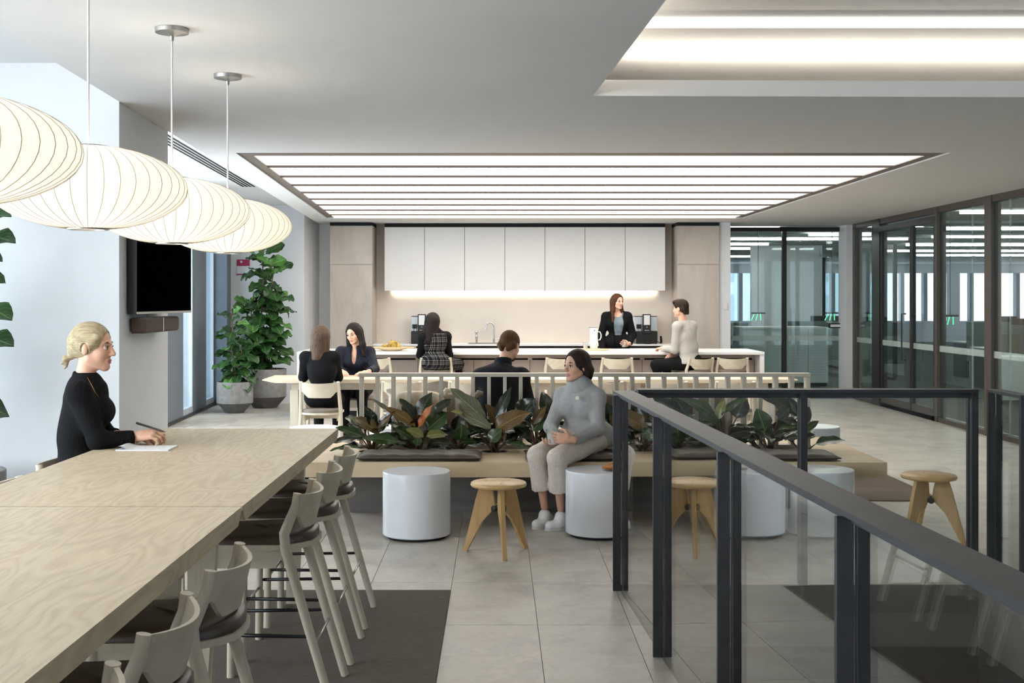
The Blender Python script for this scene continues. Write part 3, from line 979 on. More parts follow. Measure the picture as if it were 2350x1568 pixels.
# two high tables end to end
def high_table(y0, y1, label):
    r = empty('high_table', (-1.375, (y0 + y1) / 2, 0))
    tag(r, label, 'table')
    L = (y1 - y0) / 2; W = .51; t = .038
    z1, z0 = .90, .862
    prof = [(-L, z1), (-L, z1 - .014), (-L + .05, z0 - .018), (L - .05, z0 - .018), (L, z1 - .014), (L, z1)]
    vs = [(-W, y, z) for y, z in prof] + [(W, y, z) for y, z in prof]
    n = len(prof)
    fs = [tuple(range(n)), tuple(range(n, 2 * n))[::-1]] + [(i, (i + 1) % n, n + (i + 1) % n, n + i) for i in range(n)]
    MB().add(vs, fs).build('table_top', M['table'], r)
    for sx in (-1, 1):
        for sy in (-1, 1):
            lg = MB()
            yb, yt = sy * (L - .22), sy * (L - .25)
            xt, xb = sx * .32, sx * .30
            q = [(xt - .055, yt - .02, z0 - .0185), (xt + .055, yt - .02, z0 - .0185), (xt + .055, yt + .02, z0 - .0185), (xt - .055, yt + .02, z0 - .0185),
                 (xb - .03, yb - .02, .009), (xb + .03, yb - .02, .009), (xb + .03, yb + .02, .009), (xb - .03, yb + .02, .009)]
            lg.add(q, [(0, 1, 2, 3), (7, 6, 5, 4), (0, 4, 5, 1), (1, 5, 6, 2), (2, 6, 7, 3), (3, 7, 4, 0)])
            lg.build('leg', M['ash'], r)
    for sy in (-1, 1):
        y = sy * (L - .25)
        MB().box(-.264, .264, y - .018, y + .018, .74, .843).build('cross_rail', M['ash_x'], r)
    MB().box(-.02, .02, -L + .27, L - .27, .79, .843).build('beam', M['ash'], r)
high_table(4.09, 6.55, 'far half of the long high oak table, with the notebook on it')
high_table(1.5, 4.075, 'near half of the long high oak table, cut by the left edge')

# ------------------------------------------------------------------ poufs and three-legged stools
pf = MB().lathe([(.0, .018), (.200, .018), (.222, .020), (.2275, .026), (.2285, .034), (.2285, .436), (.2275, .441), (.224, .4448), (.0, .445)], 56, cap=False).mesh('pouf_body', M['pouf'], True, 35)
pb = MB().lathe([(0, 0), (.198, 0), (.198, .0175), (0, .0175)], 40, cap=False).mesh('pouf_base', M['blackgap'], True, 30)
GP = 'round white drum tables'
for x, y, lb in ((-.547, 8.15, 'white drum table between the counter stools and the three-legged stool'),
                 (.69, 8.21, 'white drum table with a croissant on it'),
                 (1.70, 8.19, 'white drum table with a small dish, behind the sloping balustrade rail'),
                 (2.20, 8.24, 'white drum table at the right end of the bench'),
                 (2.87, 10.95, 'white drum table on the far right behind the bench corner'),
                 (-1.656, 10.95, 'white drum table peeking up beyond the end of the high table'),
                 (-.93, 10.95, 'white drum table glimpsed through the leaves behind the slatted screen')):
    r = empty('drum_table', (x, y, .009 if (9.57 < y and x > -1.2) else 0)); tag(r, lb, 'table', GP)
    link_mesh('body', pf, r); link_mesh('base', pb, r)

def m_top():
    b = MB().lathe([(0, .418), (.150, .418), (.172, .424), (.178, .434), (.175, .446), (.168, .451), (.0, .452)], 48, cap=False)
    return b.mesh('seat', M['stooltop'], True, 40)
st_top = m_top()
def st_leg():
    """flat leg: wide at the knob, narrow at top and foot"""
    prof = [(.045, .4175), (.125, .4175), (.152, .33), (.236, .0), (.212, .0), (.105, .20), (.030, .278), (.022, .30), (.030, .36)]
    b = MB()
    vs = [(x, -.013, z) for x, z in prof] + [(x, .013, z) for x, z in prof]
    n = len(prof)
    b.add(vs, [tuple(range(n)), tuple(range(n, 2 * n))[::-1]] + [(i, (i + 1) % n, n + (i + 1) % n, n + i) for i in range(n)])
    return b.mesh('leg', M['stool'])
st_l = st_leg()
st_k = MB().tube([(0, 0, -.012), (0, 0, -.010), (0, 0, .010), (0, 0, .012)], [.016, .021, .021, .016], 16).mesh('knob', M['black'], True, 40)
pl = MB().tube([(0, 0, .0004), (0, 0, .002)], .007, 10).mesh('plug', M['stool'], True, 40)
def tri_stool(x, y, rz, label):
    r = empty('three_legged_stool', (x, y, 0), rz)
    tag(r, label, 'stool', 'honey oak three-legged stools')
    link_mesh('seat', st_top, r)
    for k in range(3):
        a = k * 2 * math.pi / 3
        l = link_mesh('leg', st_l, r); l.rotation_euler = (0, 0, a)
        kb = link_mesh('knob', st_k, r, (.036 * math.cos(a + 1.047), .036 * math.sin(a + 1.047), .283)); kb.rotation_euler = (R(90), 0, a + 1.047 + R(90))
        q = link_mesh('plug', pl, r, (.085 * math.cos(a), .085 * math.sin(a), .4515))
tri_stool(.006, 7.62, R(-80), 'honey oak three-legged stool in the middle of the tiled floor')
tri_stool(1.21, 7.62, R(-85), 'honey oak three-legged stool behind the glass of the stair balustrade')
tri_stool(2.84, 7.95, R(90), 'honey oak three-legged stool by the balustrade corner on the right')

# ------------------------------------------------------------------ timber bench with slatted screen
bn = empty('timber_bench', (.68, 9.3, 0))
tag(bn, 'long deep oak bench with planting holes', 'bench')
holes_px = [(-.95, 9.16), (-.62, 9.16), (-.30, 9.16), (-.02, 9.17), (.30, 9.17), (.93, 9.17), (1.28, 9.17), (1.72, 9.17), (2.06, 9.17), (2.33, 9.17)]
def circ(cx, cy, r, n=20): return [(cx + r * math.cos(2 * math.pi * k / n), cy + r * math.sin(2 * math.pi * k / n)) for k in range(n)]
me = prism_holes([(-2.07, -.78), (2.07, -.78), (2.07, .80), (-2.07, .80)], [circ(x - .68, y - 9.3, .105) for x, y in holes_px], .345, .45)
me.materials.append(M['bench'])
link_mesh('seat_slab', me, bn)
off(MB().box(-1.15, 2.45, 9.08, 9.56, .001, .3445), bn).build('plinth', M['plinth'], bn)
sm = m_plain('potting_soil', '#241d17', .95, var=.3, scale=40, bump=.6, bscale=90)
for x, y in holes_px:
    MB().lathe([(0, 0), (.095, 0), (.104, .09), (.100, .09), (.094, .07), (0, .075)], 20, cap=False).build('planter_liner', M['black'], bn, True, loc=(x - .68, y - 9.3, .352))

sc = empty('slatted_screen', (.68, 9.36, .45))
tag(sc, 'low slatted timber screen standing along the bench', 'screen')
x0s, x1s = -1.072, 2.418
off(MB().box(x0s, x1s, 9.31, 9.41, 1.004, 1.032, .002), sc).build('top_rail', M['fence'], sc)
off(MB().box(x0s, x1s, 9.31, 9.41, .451, .480, .002), sc).build('bottom_rail', M['fence'], sc)
slm = MB().box(-.014, .014, -.048, .048, .0305, .5535, .0015).mesh('slat', M['fence'])
ns = 28
for i in range(ns + 1):
    x = x0s + .018 + (x1s - x0s - .036) * i / ns
    link_mesh('slat', slm, sc, (x - .68, 0, 0))

def cushion(x0, x1, y0, y1, z, h, label, mat, cat='cushion', name='seat_cushion'):
    r = empty(name, ((x0 + x1) / 2, (y0 + y1) / 2, z)); tag(r, label, cat)
    hx, hy = (x1 - x0) / 2, (y1 - y0) / 2
    def f(sgn):
        def g(u, v):
            a, b = u * 2 - 1, v * 2 - 1
            e = (1 - abs(a) ** 10) * (1 - abs(b) ** 6)
            pinch = 1 - .035 * (1 - abs(a) ** 2) * abs(b) ** 8
            w = .004 * math.sin(a * 17 + b * 5) * e
            z_ = h * .42 + sgn * (h * .5 * max(0, e) ** .35) + w
            if sgn < 0: z_ = max(.001, z_)
            return (a * hx, b * hy * pinch, z_)
        return g
    c = MB(); c.grid(f(1), 40, 16); c.grid(f(-1), 40, 16)
    c.build('cover', mat, r, True, 80)
    s = MB()
    pts = [(-hx, -hy), (hx, -hy), (hx, hy), (-hx, hy), (-hx, -hy)]
    P = []
    for (ax, ay), (bx, by) in zip(pts[:-1], pts[1:]):
        for k in range(14):
            u = k / 14; P.append((ax + (bx - ax) * u, (ay + (by - ay) * u), h * .42))
    P.append(P[0])
    s.tube(P, .005, 6).build('piping', mat, r, True, 80)
    return r
CL = m_plain('brown_black_leather', '#453a31', .5, var=.15, scale=5, bump=.35, bscale=30)
cushion(-1.0, -.12, 8.57, 8.92, .45, .055, 'long dark leather seat cushion left of the seated woman', CL)
cushion(.205, .92, 8.56, 8.95, .45, .055, 'dark leather seat cushion under the woman in the grey jumper', CL)
cushion(1.22, 2.44, 8.57, 8.95, .45, .055, 'dark leather seat cushion at the right end of the bench', CL)

# upholstered bolsters behind the screen
bm_ = m_plain('taupe_wool', '#8a7f74', .95, var=.06, bump=.4, bscale=120)
bm2 = m_plain('cream_wool', '#d6cbb8', .95, var=.04, bump=.4, bscale=120)
bm3 = m_plain('grey_wool', '#6f6961', .95, var=.05, bump=.4, bscale=120)
def bolster(x, w, h, mat, label, y=9.50):
    r = empty('back_cushion', (x, y, .45)); tag(r, label, 'cushion')
    def surf(u, v):
        a = u * 2 * math.pi; t = v * math.pi
        ca, sa = math.cos(a), math.sin(a)
        ex = lambda q, e: math.copysign(abs(q) ** e, q)
        return (ex(math.sin(t), .5) * ex(ca, .55) * w / 2, ex(math.sin(t), .5) * ex(sa, .8) * .075, h / 2 - ex(math.cos(t), .6) * h / 2 + .002)
    MB().grid(surf, 32, 16).build('cover', mat, r, True, 80)
    for s in (-1, 1):
        MB().tube([(s * (w / 2 - .03), 0, h - .03), (s * (w / 2 + .0), 0, h + .005), (s * (w / 2 + .03), .01, h - .0)], [.02, .024, .016], 10).build('corner_knot', mat, r, True, 80)
bolster(-.62, .44, .43, bm2, 'cream wool back cushion behind the screen, left of the man')
bolster(-.40, .50, .40, bm_, 'taupe wool back cushion behind the screen, beside the man in black', 9.66)
bolster(.80, .55, .41, bm3, 'grey wool back cushion behind the seated woman')
bolster(1.55, .60, .42, bm_, 'taupe wool back cushion behind the plants on the right')

# ------------------------------------------------------------------ low dining tables and chairs
def low_table(x0, x1, label):
    r = empty('dining_table', ((x0 + x1) / 2, 13.4, 0)); tag(r, label, 'table', 'low oak dining tables')
    L = (x1 - x0) / 2; W = .38
    prof = [(-L, .738), (-L, .728), (-L + .14, .700), (L - .14, .700), (L, .728), (L, .738)]
    n = len(prof)
    vs = [(x, -W, z) for x, z in prof] + [(x, W, z) for x, z in prof]
    MB().add(vs, [tuple(range(n))[::-1], tuple(range(n, 2 * n))] + [(i, n + i, n + (i + 1) % n, (i + 1) % n) for i in range(n)]).build('table_top', M['table_x'], r)
    for s in (-1, 1):
        MB().box(-L + .3, L - .3, s * .26 - .015, s * .26 + .015, .62, .6995).build('apron', M['ash_x'], r)
        for q in (-1, 1):
            MB().box(q * (L - .33) - .045, q * (L - .33) + .045, s * .26 - .022, s * .26 + .022, 0, .6195, .003).build('leg', M['ash'], r)
low_table(-2.54, -.62, 'low oak dining table where the two women sit')
low_table(-.61, 1.31, 'low oak dining table behind the man in black')
low_table(1.32, 3.24, 'low oak dining table behind the right half of the screen')
GC = 'washed ash dining chairs'
for x, y, rz, lb in ((-1.83, 12.58, R(90), 'pale dining chair of the woman with her back turned'),
                     (-.99, 12.62, R(90), 'pale dining chair behind the left part of the screen, next to the two women'),
                     (-.30, 12.62, R(90), 'pale dining chair half hidden by the man in black'),
                     (1.09, 12.62, R(90), 'pale dining chair just right of the woman in the grey jumper'),
                     (1.755, 12.62, R(90), 'pale dining chair behind the middle of the right screen half'),
                     (2.45, 12.62, R(90), 'pale dining chair at the right end of the dining row'),
                     (-1.62, 14.2, R(-90), 'pale dining chair of the woman in the navy blouse')):
    place_chair('low', x, y, rz, lb, GC)

# ------------------------------------------------------------------ island bar
isl = empty('island_bar', (.45, 16.7, 0)); tag(isl, 'white topped island bar with timber front', 'bar counter')
off(MB().box(-2.69, 3.575, 16.16, 17.29, .862, .90, .003), isl).build('counter_top', M['counter'], isl)
off(MB().box(-2.69, -2.63, 16.18, 17.27, .0, .8615), isl).build('end_panel', M['counter'], isl)
off(MB().box(3.515, 3.575, 16.18, 17.27, .0, .8615), isl).build('end_panel', M['counter'], isl)
off(MB().box(-2.629, 3.514, 16.52, 17.2, .0, .8), isl).build('carcass', M['blackgap'], isl)
off(MB().box(-2.629, 3.514, 16.505, 17.2, .801, .8615), isl).build('top_band', M['islandwood'], isl)
nd = 8
for i in range(nd):
    a = -2.625 + (3.51 + 2.625) * i / nd; b = -2.625 + (3.51 + 2.625) * (i + 1) / nd
    off(MB().box(a + .003, b - .003, 16.50, 16.519, .08, .775), isl).build('front_panel', M['islandwood'], isl)
for i in range(0, nd + 1, 2):
    a = -2.625 + (3.51 + 2.625) * i / nd
    off(MB().box(max(-2.628, a - .03), min(3.513, a + .03), 16.502, 16.5195, .7755, .8005), isl).build('slot_block', M['islandwood'], isl)
GB = 'counter stools at the island bar'
for x, rz, lb in ((-1.62, 90, 'pale counter stool at the island bar, behind the woman in navy'),
                  (-.82, 92, 'pale counter stool under the woman in the plaid dress'),
                  (.84, 90, 'pale counter stool behind the head of the woman in the grey jumper'),
                  (1.577, 90, 'empty pale counter stool in front of the standing woman'),
                  (2.60, 118, 'pale counter stool under the man in the light jumper'),
                  (3.10, 90, 'pale counter stool at the right end of the island bar')):
    place_chair('barpale', x, 16.05 if rz < 100 else 15.95, R(rz), lb, GB)

# ------------------------------------------------------------------ kitchen wall
bc = empty('kitchen_counter', (.45, 19.3, 0)); tag(bc, 'white back counter with timber doors along the kitchen wall', 'kitchen counter')
off(MB().box(-1.965, 2.825, 19.0, 19.615, .87, .90, .002), bc).build('counter_top', M['counter'], bc)
off(MB().box(-1.96, 2.82, 19.04, 19.6, .0, .84), bc).build('carcass', M['blackgap'], bc)
for i in range(7):
    a = -1.96 + 4.78 * i / 7; b = a + 4.78 / 7
    off(MB().box(a + .002, b - .002, 19.02, 19.039, .1, .84), bc).build('door', M['islandwood'], bc)
def tall_cab(x0, x1, label):
    r = empty('tall_cabinet', ((x0 + x1) / 2, 19.3, 0)); tag(r, label, 'cabinet', 'tall knotty oak cabinets')
    off(MB().box(x0, x1, 19.02, 19.615, .0, 2.765), r).build('body', M['knotty'], r)
    off(MB().box(x0 + .004, x1 - .004, 19.0, 19.0195, 2.158, 2.762), r).build('door', M['knotty'], r)
    off(MB().box(x0 + .004, x1 - .004, 19.0, 19.0195, .08, 2.152), r).build('door', M['knotty'], r)
    off(MB().box(x0, x1, 19.01, 19.615, 2.7655, CZ - .002), r).build('shadow_gap', M['blackgap'], r)
tall_cab(-2.64, -1.97, 'tall grey knotty oak cabinet at the left end of the kitchen')
tall_cab(2.83, 3.49, 'tall warm knotty oak cabinet at the right end of the kitchen')
M['cab_shadow'] = m_plain('gap_shade_carcass', '#8f8d8b', .6, var=.01)  # carcass greyed to paint the shade in the gaps between white doors
for i in range(7):
    w = (2.675 + 1.807) / 7
    a = -1.807 + i * w; b = a + w
    r = empty('wall_cabinet', ((a + b) / 2, 19.43, 1.74))
    tag(r, ['leftmost white wall cabinet over the kitchen counter', 'white wall cabinet, second from the left', 'white wall cabinet, third from the left', 'middle white wall cabinet over the tap', 'white wall cabinet, third from the right', 'white wall cabinet above the standing woman, second from the right', 'rightmost white wall cabinet over the coffee machine'][i], 'cabinet', 'white wall cabinets')
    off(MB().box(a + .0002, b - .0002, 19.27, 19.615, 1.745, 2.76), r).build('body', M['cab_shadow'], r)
    off(MB().box(a + .0035, b - .0035, 19.25, 19.269, 1.743, 2.757, .001), r).build('door', M['cab_white'], r)
    off(MB().box(a + .0005, b - .0005, 19.285, 19.615, 2.7605, CZ - .002), r).build('shadow_gap', M['blackgap'], r)
us = MB().box(-1.70, 2.57, 19.57, 19.612, 1.712, 1.738).build('cabinet_light', M['led'])
tag(us, 'warm light strip under the white wall cabinets', 'light')

# ------------------------------------------------------------------ pendant lamps
def pendant(y, label):
    X, Z = -1.465, 2.0
    r = empty('pendant_lamp', (X, y, Z)); tag(r, label, 'pendant lamp', 'row of white saucer pendant lamps')
    Rr, n = .345, 40
    prof = []
    K = 18
    for i in range(K + 1):
        a = -math.pi / 2 + math.pi * i / K
        rr = max(.0, math.cos(a)); 
        rad = .07 + (Rr - .07) * rr ** 1.25
        z = math.copysign(abs(math.sin(a)) ** 1.0, math.sin(a)) * .145
        prof.append((rad, z))
    vs = []; fs = []
    sub = 3
    m = n * sub
    for (rad, z) in prof:
        for k in range(m):
            a = 2 * math.pi * k / m
            dip = 1 - .016 * math.sin(math.pi * (k % sub) / sub) * (rad / Rr)
            vs.append((rad * dip * math.cos(a), rad * dip * math.sin(a), z))
    for i in range(K):
        for k in range(m):
            a, b = i * m + k, i * m + (k + 1) % m
            fs.append((a, b, b + m, a + m))
    MB().add(vs, fs).build('lamp_shade', M['shade'], r, True, 180)
    rb = MB().tube([(rad * 1.002, 0, z) for rad, z in prof], .0012, 5).mesh('rib', M['rib'], True)
    for k in range(n):
        o = link_mesh('rib', rb, r); o.rotation_euler = (0, 0, 2 * math.pi * k / n)
    MB().lathe([(.060, -.150), (.072, -.150), (.073, -.144), (.060, -.144), (.060, -.150)], 32, cap=False).build('bottom_ring', M['nickel'], r, True, 30)
    MB().lathe([(.060, .144), (.072, .144), (.072, .150), (.060, .150), (.060, .144)], 32, cap=False).build('top_ring', M['nickel'], r, True, 30)
    MB().tube([(0, 0, .02), (0, 0, CZ - Z - .03)], .0045, 8).build('cord', M['cord'], r, True)
    MB().lathe([(.0, CZ - Z - .055), (.008, CZ - Z - .055), (.010, CZ - Z - .035), (.045, CZ - Z - .024), (.074, CZ - Z - .020), (.075, CZ - Z - .001), (0, CZ - Z - .001)], 40, cap=False).build('ceiling_canopy', M['nickel'], r, True, 30)
    MB().ball((0, 0, .0), .04, 16).build('bulb', M['bulb'], r, True)
    l = bpy.data.lights.new('pendant_bulb', 'POINT'); l.energy = 5.2; l.color = (1.0, .90, .76); l.shadow_soft_size = .06
    lo = bpy.data.objects.new('pendant_bulb', l); COL.objects.link(lo); lo.parent = r; lo.location = (0, 0, .055)
M['bulb'] = m_emit('bulb_glow', (1.0, .88, .70), 2.0)
pendant(3.21, 'saucer pendant lamp cut by the left edge, nearest the camera')
pendant(4.32, 'second saucer pendant lamp from the left, with its bottom ring showing')
pendant(5.43, 'third saucer pendant lamp, in front of the television')
pendant(6.55, 'farthest and smallest saucer pendant lamp')
# ------------------------------------------------------------------ plants
def m_leaf(name, base, light, rough=.35, under=None, rnd=.25):
    t = NT(name)
    tc = t.n('ShaderNodeTexCoord')
    sep = t.n('ShaderNodeSeparateXYZ'); t.l(tc.outputs['UV'], sep.inputs[0])
    u = t.math('ABSOLUTE', t.math('SUBTRACT', sep.outputs[0], .5))
    mid = t.math('LESS_THAN', u, .025)
    vein = t.math('PINGPONG', t.math('ADD', t.math('MULTIPLY', sep.outputs[1], 9.0), t.math('MULTIPLY', u, -5.0)), .5)
    vein = t.math('LESS_THAN', vein, .045)
    f = t.math('MAXIMUM', mid, t.math('MULTIPLY', vein, .55))
    oi = t.n('ShaderNodeObjectInfo')
    n = t.noise(t.coord((1, 1, 1), rnd=True), 9, 2)
    tone = t.math('ADD', t.math('MULTIPLY', n, .5), t.math('MULTIPLY', oi.outputs['Random'], .5))
    b = srgb(base)
    c1 = t.ramp(tone, [(.15, mul(b, 1 - rnd)), (.85, mul(b, 1 + rnd))])
    mx = t.n('ShaderNodeMix', data_type='RGBA')
    t.l(f, mx.inputs[0]); t.l(c1, mx.inputs[6]); mx.inputs[7].default_value = (*srgb(light), 1)
    col = mx.outputs[2]
    if under:
        g = t.n('ShaderNodeNewGeometry')
        m2 = t.n('ShaderNodeMix', data_type='RGBA')
        t.l(g.outputs['Backfacing'], m2.inputs[0]); t.l(col, m2.inputs[6]); m2.inputs[7].default_value = (*srgb(under), 1)
        col = m2.outputs[2]
    t.bsdf(col, rough, 0, t.bump(f, .3, .002), .5)
    return t.m
M['fig'] = m_leaf('fig_leaf', '#27491f', '#5f8a4b', .42, '#55794a', .35)
M['fig_l'] = m_leaf('fig_leaf_young', '#4f8238', '#9cc07a', .34, '#6f9a55', .2)
M['ph_g'] = m_leaf('philodendron_green', '#2f421f', '#6c7d4e', .24, '#4c3a22')
M['ph_d'] = m_leaf('philodendron_dark', '#242a1c', '#59603f', .22, '#3a2c22')
M['ph_b'] = m_leaf('philodendron_bronze', '#5a4420', '#9a7a3e', .33, '#6a4522')
M['ph_o'] = m_leaf('philodendron_orange', '#b4622a', '#d79050', .4, '#a85526', .1)
M['ph_y'] = m_leaf('philodendron_olive', '#6c6a35', '#a9a562', .35, '#75703a')
M['ph_s'] = m_leaf('philodendron_silver', '#6a6b52', '#a8a587', .3, '#59553c')
M['stem'] = m_plain('plant_stem', '#5b4a33', .7, var=.15, scale=20)
M['stem_r'] = m_plain('red_stem', '#5e3a2c', .6, var=.15, scale=20)

def leaf_mesh(name, L, W, kind, mat, curl=.25, fold=.25, wave=.02, side=0.0):
    """Leaf from the origin along +y, upper face +z; L long, W wide."""
    nu, nv = 6, 10
    b = MB()
    def wid(v):
        if kind == 'fig':
            return (math.sin(math.pi * min(1, v ** 1.25)) ** .62) * (.55 + .45 * v) if 0 < v < 1 else .0
        return math.sin(math.pi * v ** .80) ** .85 if 0 < v < 1 else 0.0
    uv = []
    pts = []
    for j in range(nv + 1):
        v = j / nv
        w = wid(v) * W / 2 + (.0012 if 0 < v < 1 else .0006)
        ang = curl * v * v
        yc = L * (v - .12 * curl * v ** 3) ; zc = -L * curl * .45 * v * v
        for i in range(nu + 1):
            u = i / nu * 2 - 1
            z = zc + fold * abs(u) * w + wave * math.sin(v * 14 + u * 2) * abs(u) * (1 if abs(u) > .5 else .3)
            pts.append((u * w + side * L * v * v, yc, z)); uv.append((i / nu, v))
    w_ = nu + 1
    fs = [(j * w_ + i, j * w_ + i + 1, (j + 1) * w_ + i + 1, (j + 1) * w_ + i) for j in range(nv) for i in range(nu)]
    me = bpy.data.meshes.new(name)
    me.from_pydata(pts, [], fs)
    l = me.uv_layers.new(name='UVMap')
    for poly in me.polygons:
        for li in poly.loop_indices:
            l.data[li].uv = uv[me.loops[li].vertex_index]
    me.materials.append(mat)
    me.polygons.foreach_set('use_smooth', [True] * len(me.polygons))
    return me

def place_leaf(parent, me, base, direction, up, scale=1.0, name='leaf'):
    d = Vector(direction).normalized()
    up = Vector(up)
    z = up - d * up.dot(d)
    if z.length < 1e-4: z = d.orthogonal()
    z.normalize()
    x = d.cross(z)
    m = Matrix((x, d, z)).transposed().to_4x4()
    o = link_mesh(name, me, parent)
    o.matrix_local = Matrix.Translation(base) @ m @ Matrix.Scale(scale, 4)
    return o

figs = [leaf_mesh('leaf', .27, .21, 'fig', M['fig'], .5, .18, .018, .05), leaf_mesh('leaf', .27, .18, 'fig', M['fig'], .8, .25, .022, -.08),
        leaf_mesh('leaf', .27, .20, 'fig', M['fig'], .2, .12, .016, .0), leaf_mesh('leaf', .27, .19, 'fig', M['fig_l'], .35, .28, .02, .04)]
def concrete_pot(x, y, r, h, zb, rb, label):
    p = empty('concrete_planter', (x, y, 0)); tag(p, label, 'planter', 'faceted concrete planters')
    MB().lathe([(0, 0), (rb, 0), (r - .002, zb), (r, zb + .001)], 40, cap=False).build('base', M['concrete_d'], p, True, 30)
    MB().lathe([(r - .001, zb + .001), (r, zb + .004), (r, h - .006), (r - .006, h), (r - .026, h), (r - .030, h - .05)], 40, cap=False).build('rim', M['concrete'], p, True, 30)
    MB().lathe([(0, h - .05), (r - .029, h - .05)], 32, cap=False).build('soil', sm, p)
    return p
def fig_tree(x, y, z0, stems, n, length, rad, label, rs, zlow=.1, lean=(0, 0)):
    rnd = random.Random(rs)
    r = empty('fiddle_leaf_fig', (x, y, z0)); tag(r, label, 'plant', 'fiddle leaf figs')
    paths = []
    for (sx, sy, tx, ty, top) in stems:
        path = [Vector((sx, sy, -.02))]
        K = 8
        for k in range(1, K + 1):
            u = k / K
            path.append(Vector((sx + (tx - sx) * u + rnd.uniform(-.015, .015), sy + (ty - sy) * u + rnd.uniform(-.015, .015), top * u)))
        MB().tube(path, [.018 - .011 * k / K for k in range(K + 1)], 8).build('stem', M['stem'], r, True)
        paths.append((path, top))
    for i in range(n):
        path, top = paths[i % len(paths)]
        u = zlow + (1.0 - zlow) * ((i + rnd.random()) / n)
        k = u * (len(path) - 1); a = min(int(k), len(path) - 2)
        p = path[a].lerp(path[a + 1], k - a)
        ang = i * 2.39996 + rnd.uniform(-.4, .4)
        tilt = (.35 + 1.2 * (u - .75)) if u > .85 else rnd.uniform(-.75, .25)
        d = Vector((math.cos(ang), math.sin(ang), tilt))
        s = length / .27 * rnd.uniform(.72, 1.12) * (rad if u < .9 else rad * .9)
        me = figs[3] if (u > .9 and rnd.random() < .5) or rnd.random() < .12 else figs[rnd.randrange(3)]
        d.normalize()
        b = p + d * .045
        MB().tube([p, p.lerp(b, .6) + Vector((0, 0, .005)), b], .0035, 5).build('petiole', M['stem'], r)
        place_leaf(r, me, b, d, Vector((math.cos(ang) * .7 + rnd.uniform(-.25, .25), math.sin(ang) * .7 - .35 + rnd.uniform(-.25, .25), .75)), s)
    return r
concrete_pot(-3.722, 17.1, .256, .44, .14, .12, 'smaller concrete planter in front, below the short fig')
concrete_pot(-3.45, 17.92, .31, .575, .165, .17, 'larger concrete planter behind, below the tall fig')
fig_tree(-3.722, 17.1, .39, [(0, 0, -.06, .0, 1.02), (.05, .02, .10, -.05, .55)], 62, .27, 1.0, 'short fiddle leaf fig by the left windows', 3)
fig_tree(-3.45, 17.92, .53, [(-.05, 0, -.03, -.02, 1.80), (.06, .02, .12, .0, 1.55), (-.10, .03, -.2, -.05, 1.0)], 170, .335, 1.0, 'tall bushy fiddle leaf fig against the white wall', 5, .06)
concrete_pot(-3.13, 6.9, .30, .62, .2, .16, 'concrete planter peeking in at the left edge')
lf = fig_tree(-3.13, 6.9, .57, [(0, 0, .0, .0, 1.55)], 22, .28, 1.05, 'fiddle leaf fig whose leaf tips enter at the left edge', 11, .25)
for tx, ty, bz, sc_ in ((40, 562, .03, 1.0), (41, 745, .1, 1.0), (38, 800, .05, 1.05), (27, 500, -.03, 1.0), (9, 606, .02, .8)):
    tip = pt(tx, ty, 6.85); b = Vector((tip.x - .27 * sc_, 6.85, tip.z + bz + .05))
    place_leaf(lf, figs[2], b - lf.location, tip - b + Vector((0, 0, .03)), (0, -.6, 1), sc_)
# hanging leaf seen past the column
# philodendrons growing out of the bench
phm = {}
def ph_leaf(mat, ratio, curl, fold, side):
    k = (mat, round(ratio, 1), round(curl, 1), fold, round(side, 1))
    if k not in phm:
        phm[k] = leaf_mesh('leaf', 1.0, k[1], 'ph', M[mat], k[2], fold, .030, k[4])
    return phm[k]
def philodendron(x, y, leaves, label, rs, filler=5):
    filler = filler * 2
    rnd = random.Random(rs)
    r = empty('philodendron', (x, y, .435)); tag(r, label, 'plant', 'philodendrons growing in the bench')
    root = Vector((x, y, .435))
    for L in leaves:
        bx, by, tx, ty, w, mat = L[:6]
        Y = L[6] if len(L) > 6 else y - .02
        dY = L[7] if len(L) > 7 else rnd.uniform(-.06, .02)
        b = pt(bx, by, Y); tip = pt(tx, ty, Y + dY)
        d = tip - b
        wm = w / FPX * Y
        curl = rnd.choice((.2, .4, .6, .8))
        me = ph_leaf(mat, max(.2, min(1.0, wm / d.length)), curl, .22, rnd.choice((-.1, 0, .1)))
        nrm = Vector((rnd.uniform(-.3, .3) - d.x * .3, -.75, .75))
        dd = d + Vector((0, 0, d.length * curl * .3))
        place_leaf(r, me, b - root, dd, nrm, d.length * 1.04)
        q = Vector((rnd.uniform(-.03, .03), rnd.uniform(-.02, .02), 0))
        mid = q.lerp(b - root, .55) + Vector((0, 0, .02))
        MB().tube([q, mid, b - root + d * .02], [.008, .0065, .004], 7).build('stem', M['stem_r'] if rnd.random() < .4 else M['stem'], r, True)
    for i in range(filler):
        a = rnd.uniform(0, 2 * math.pi); h = rnd.uniform(.03, .22)
        b = Vector((.08 * math.cos(a), .05 * math.sin(a), h))
        d = Vector((math.cos(a), .45 * math.sin(a) - .1, rnd.uniform(.0, .9))).normalized()
        ln = rnd.uniform(.14, .24)
        me = ph_leaf(rnd.choice(('ph_g', 'ph_d', 'ph_d', 'ph_g')), .5, .4, .22, 0)
        place_leaf(r, me, b, d, (rnd.uniform(-.2, .2), -.5, 1), ln)
        MB().tube([(0, 0, 0), b * .6, b], [.008, .006, .004], 6).build('stem', M['stem'], r, True)
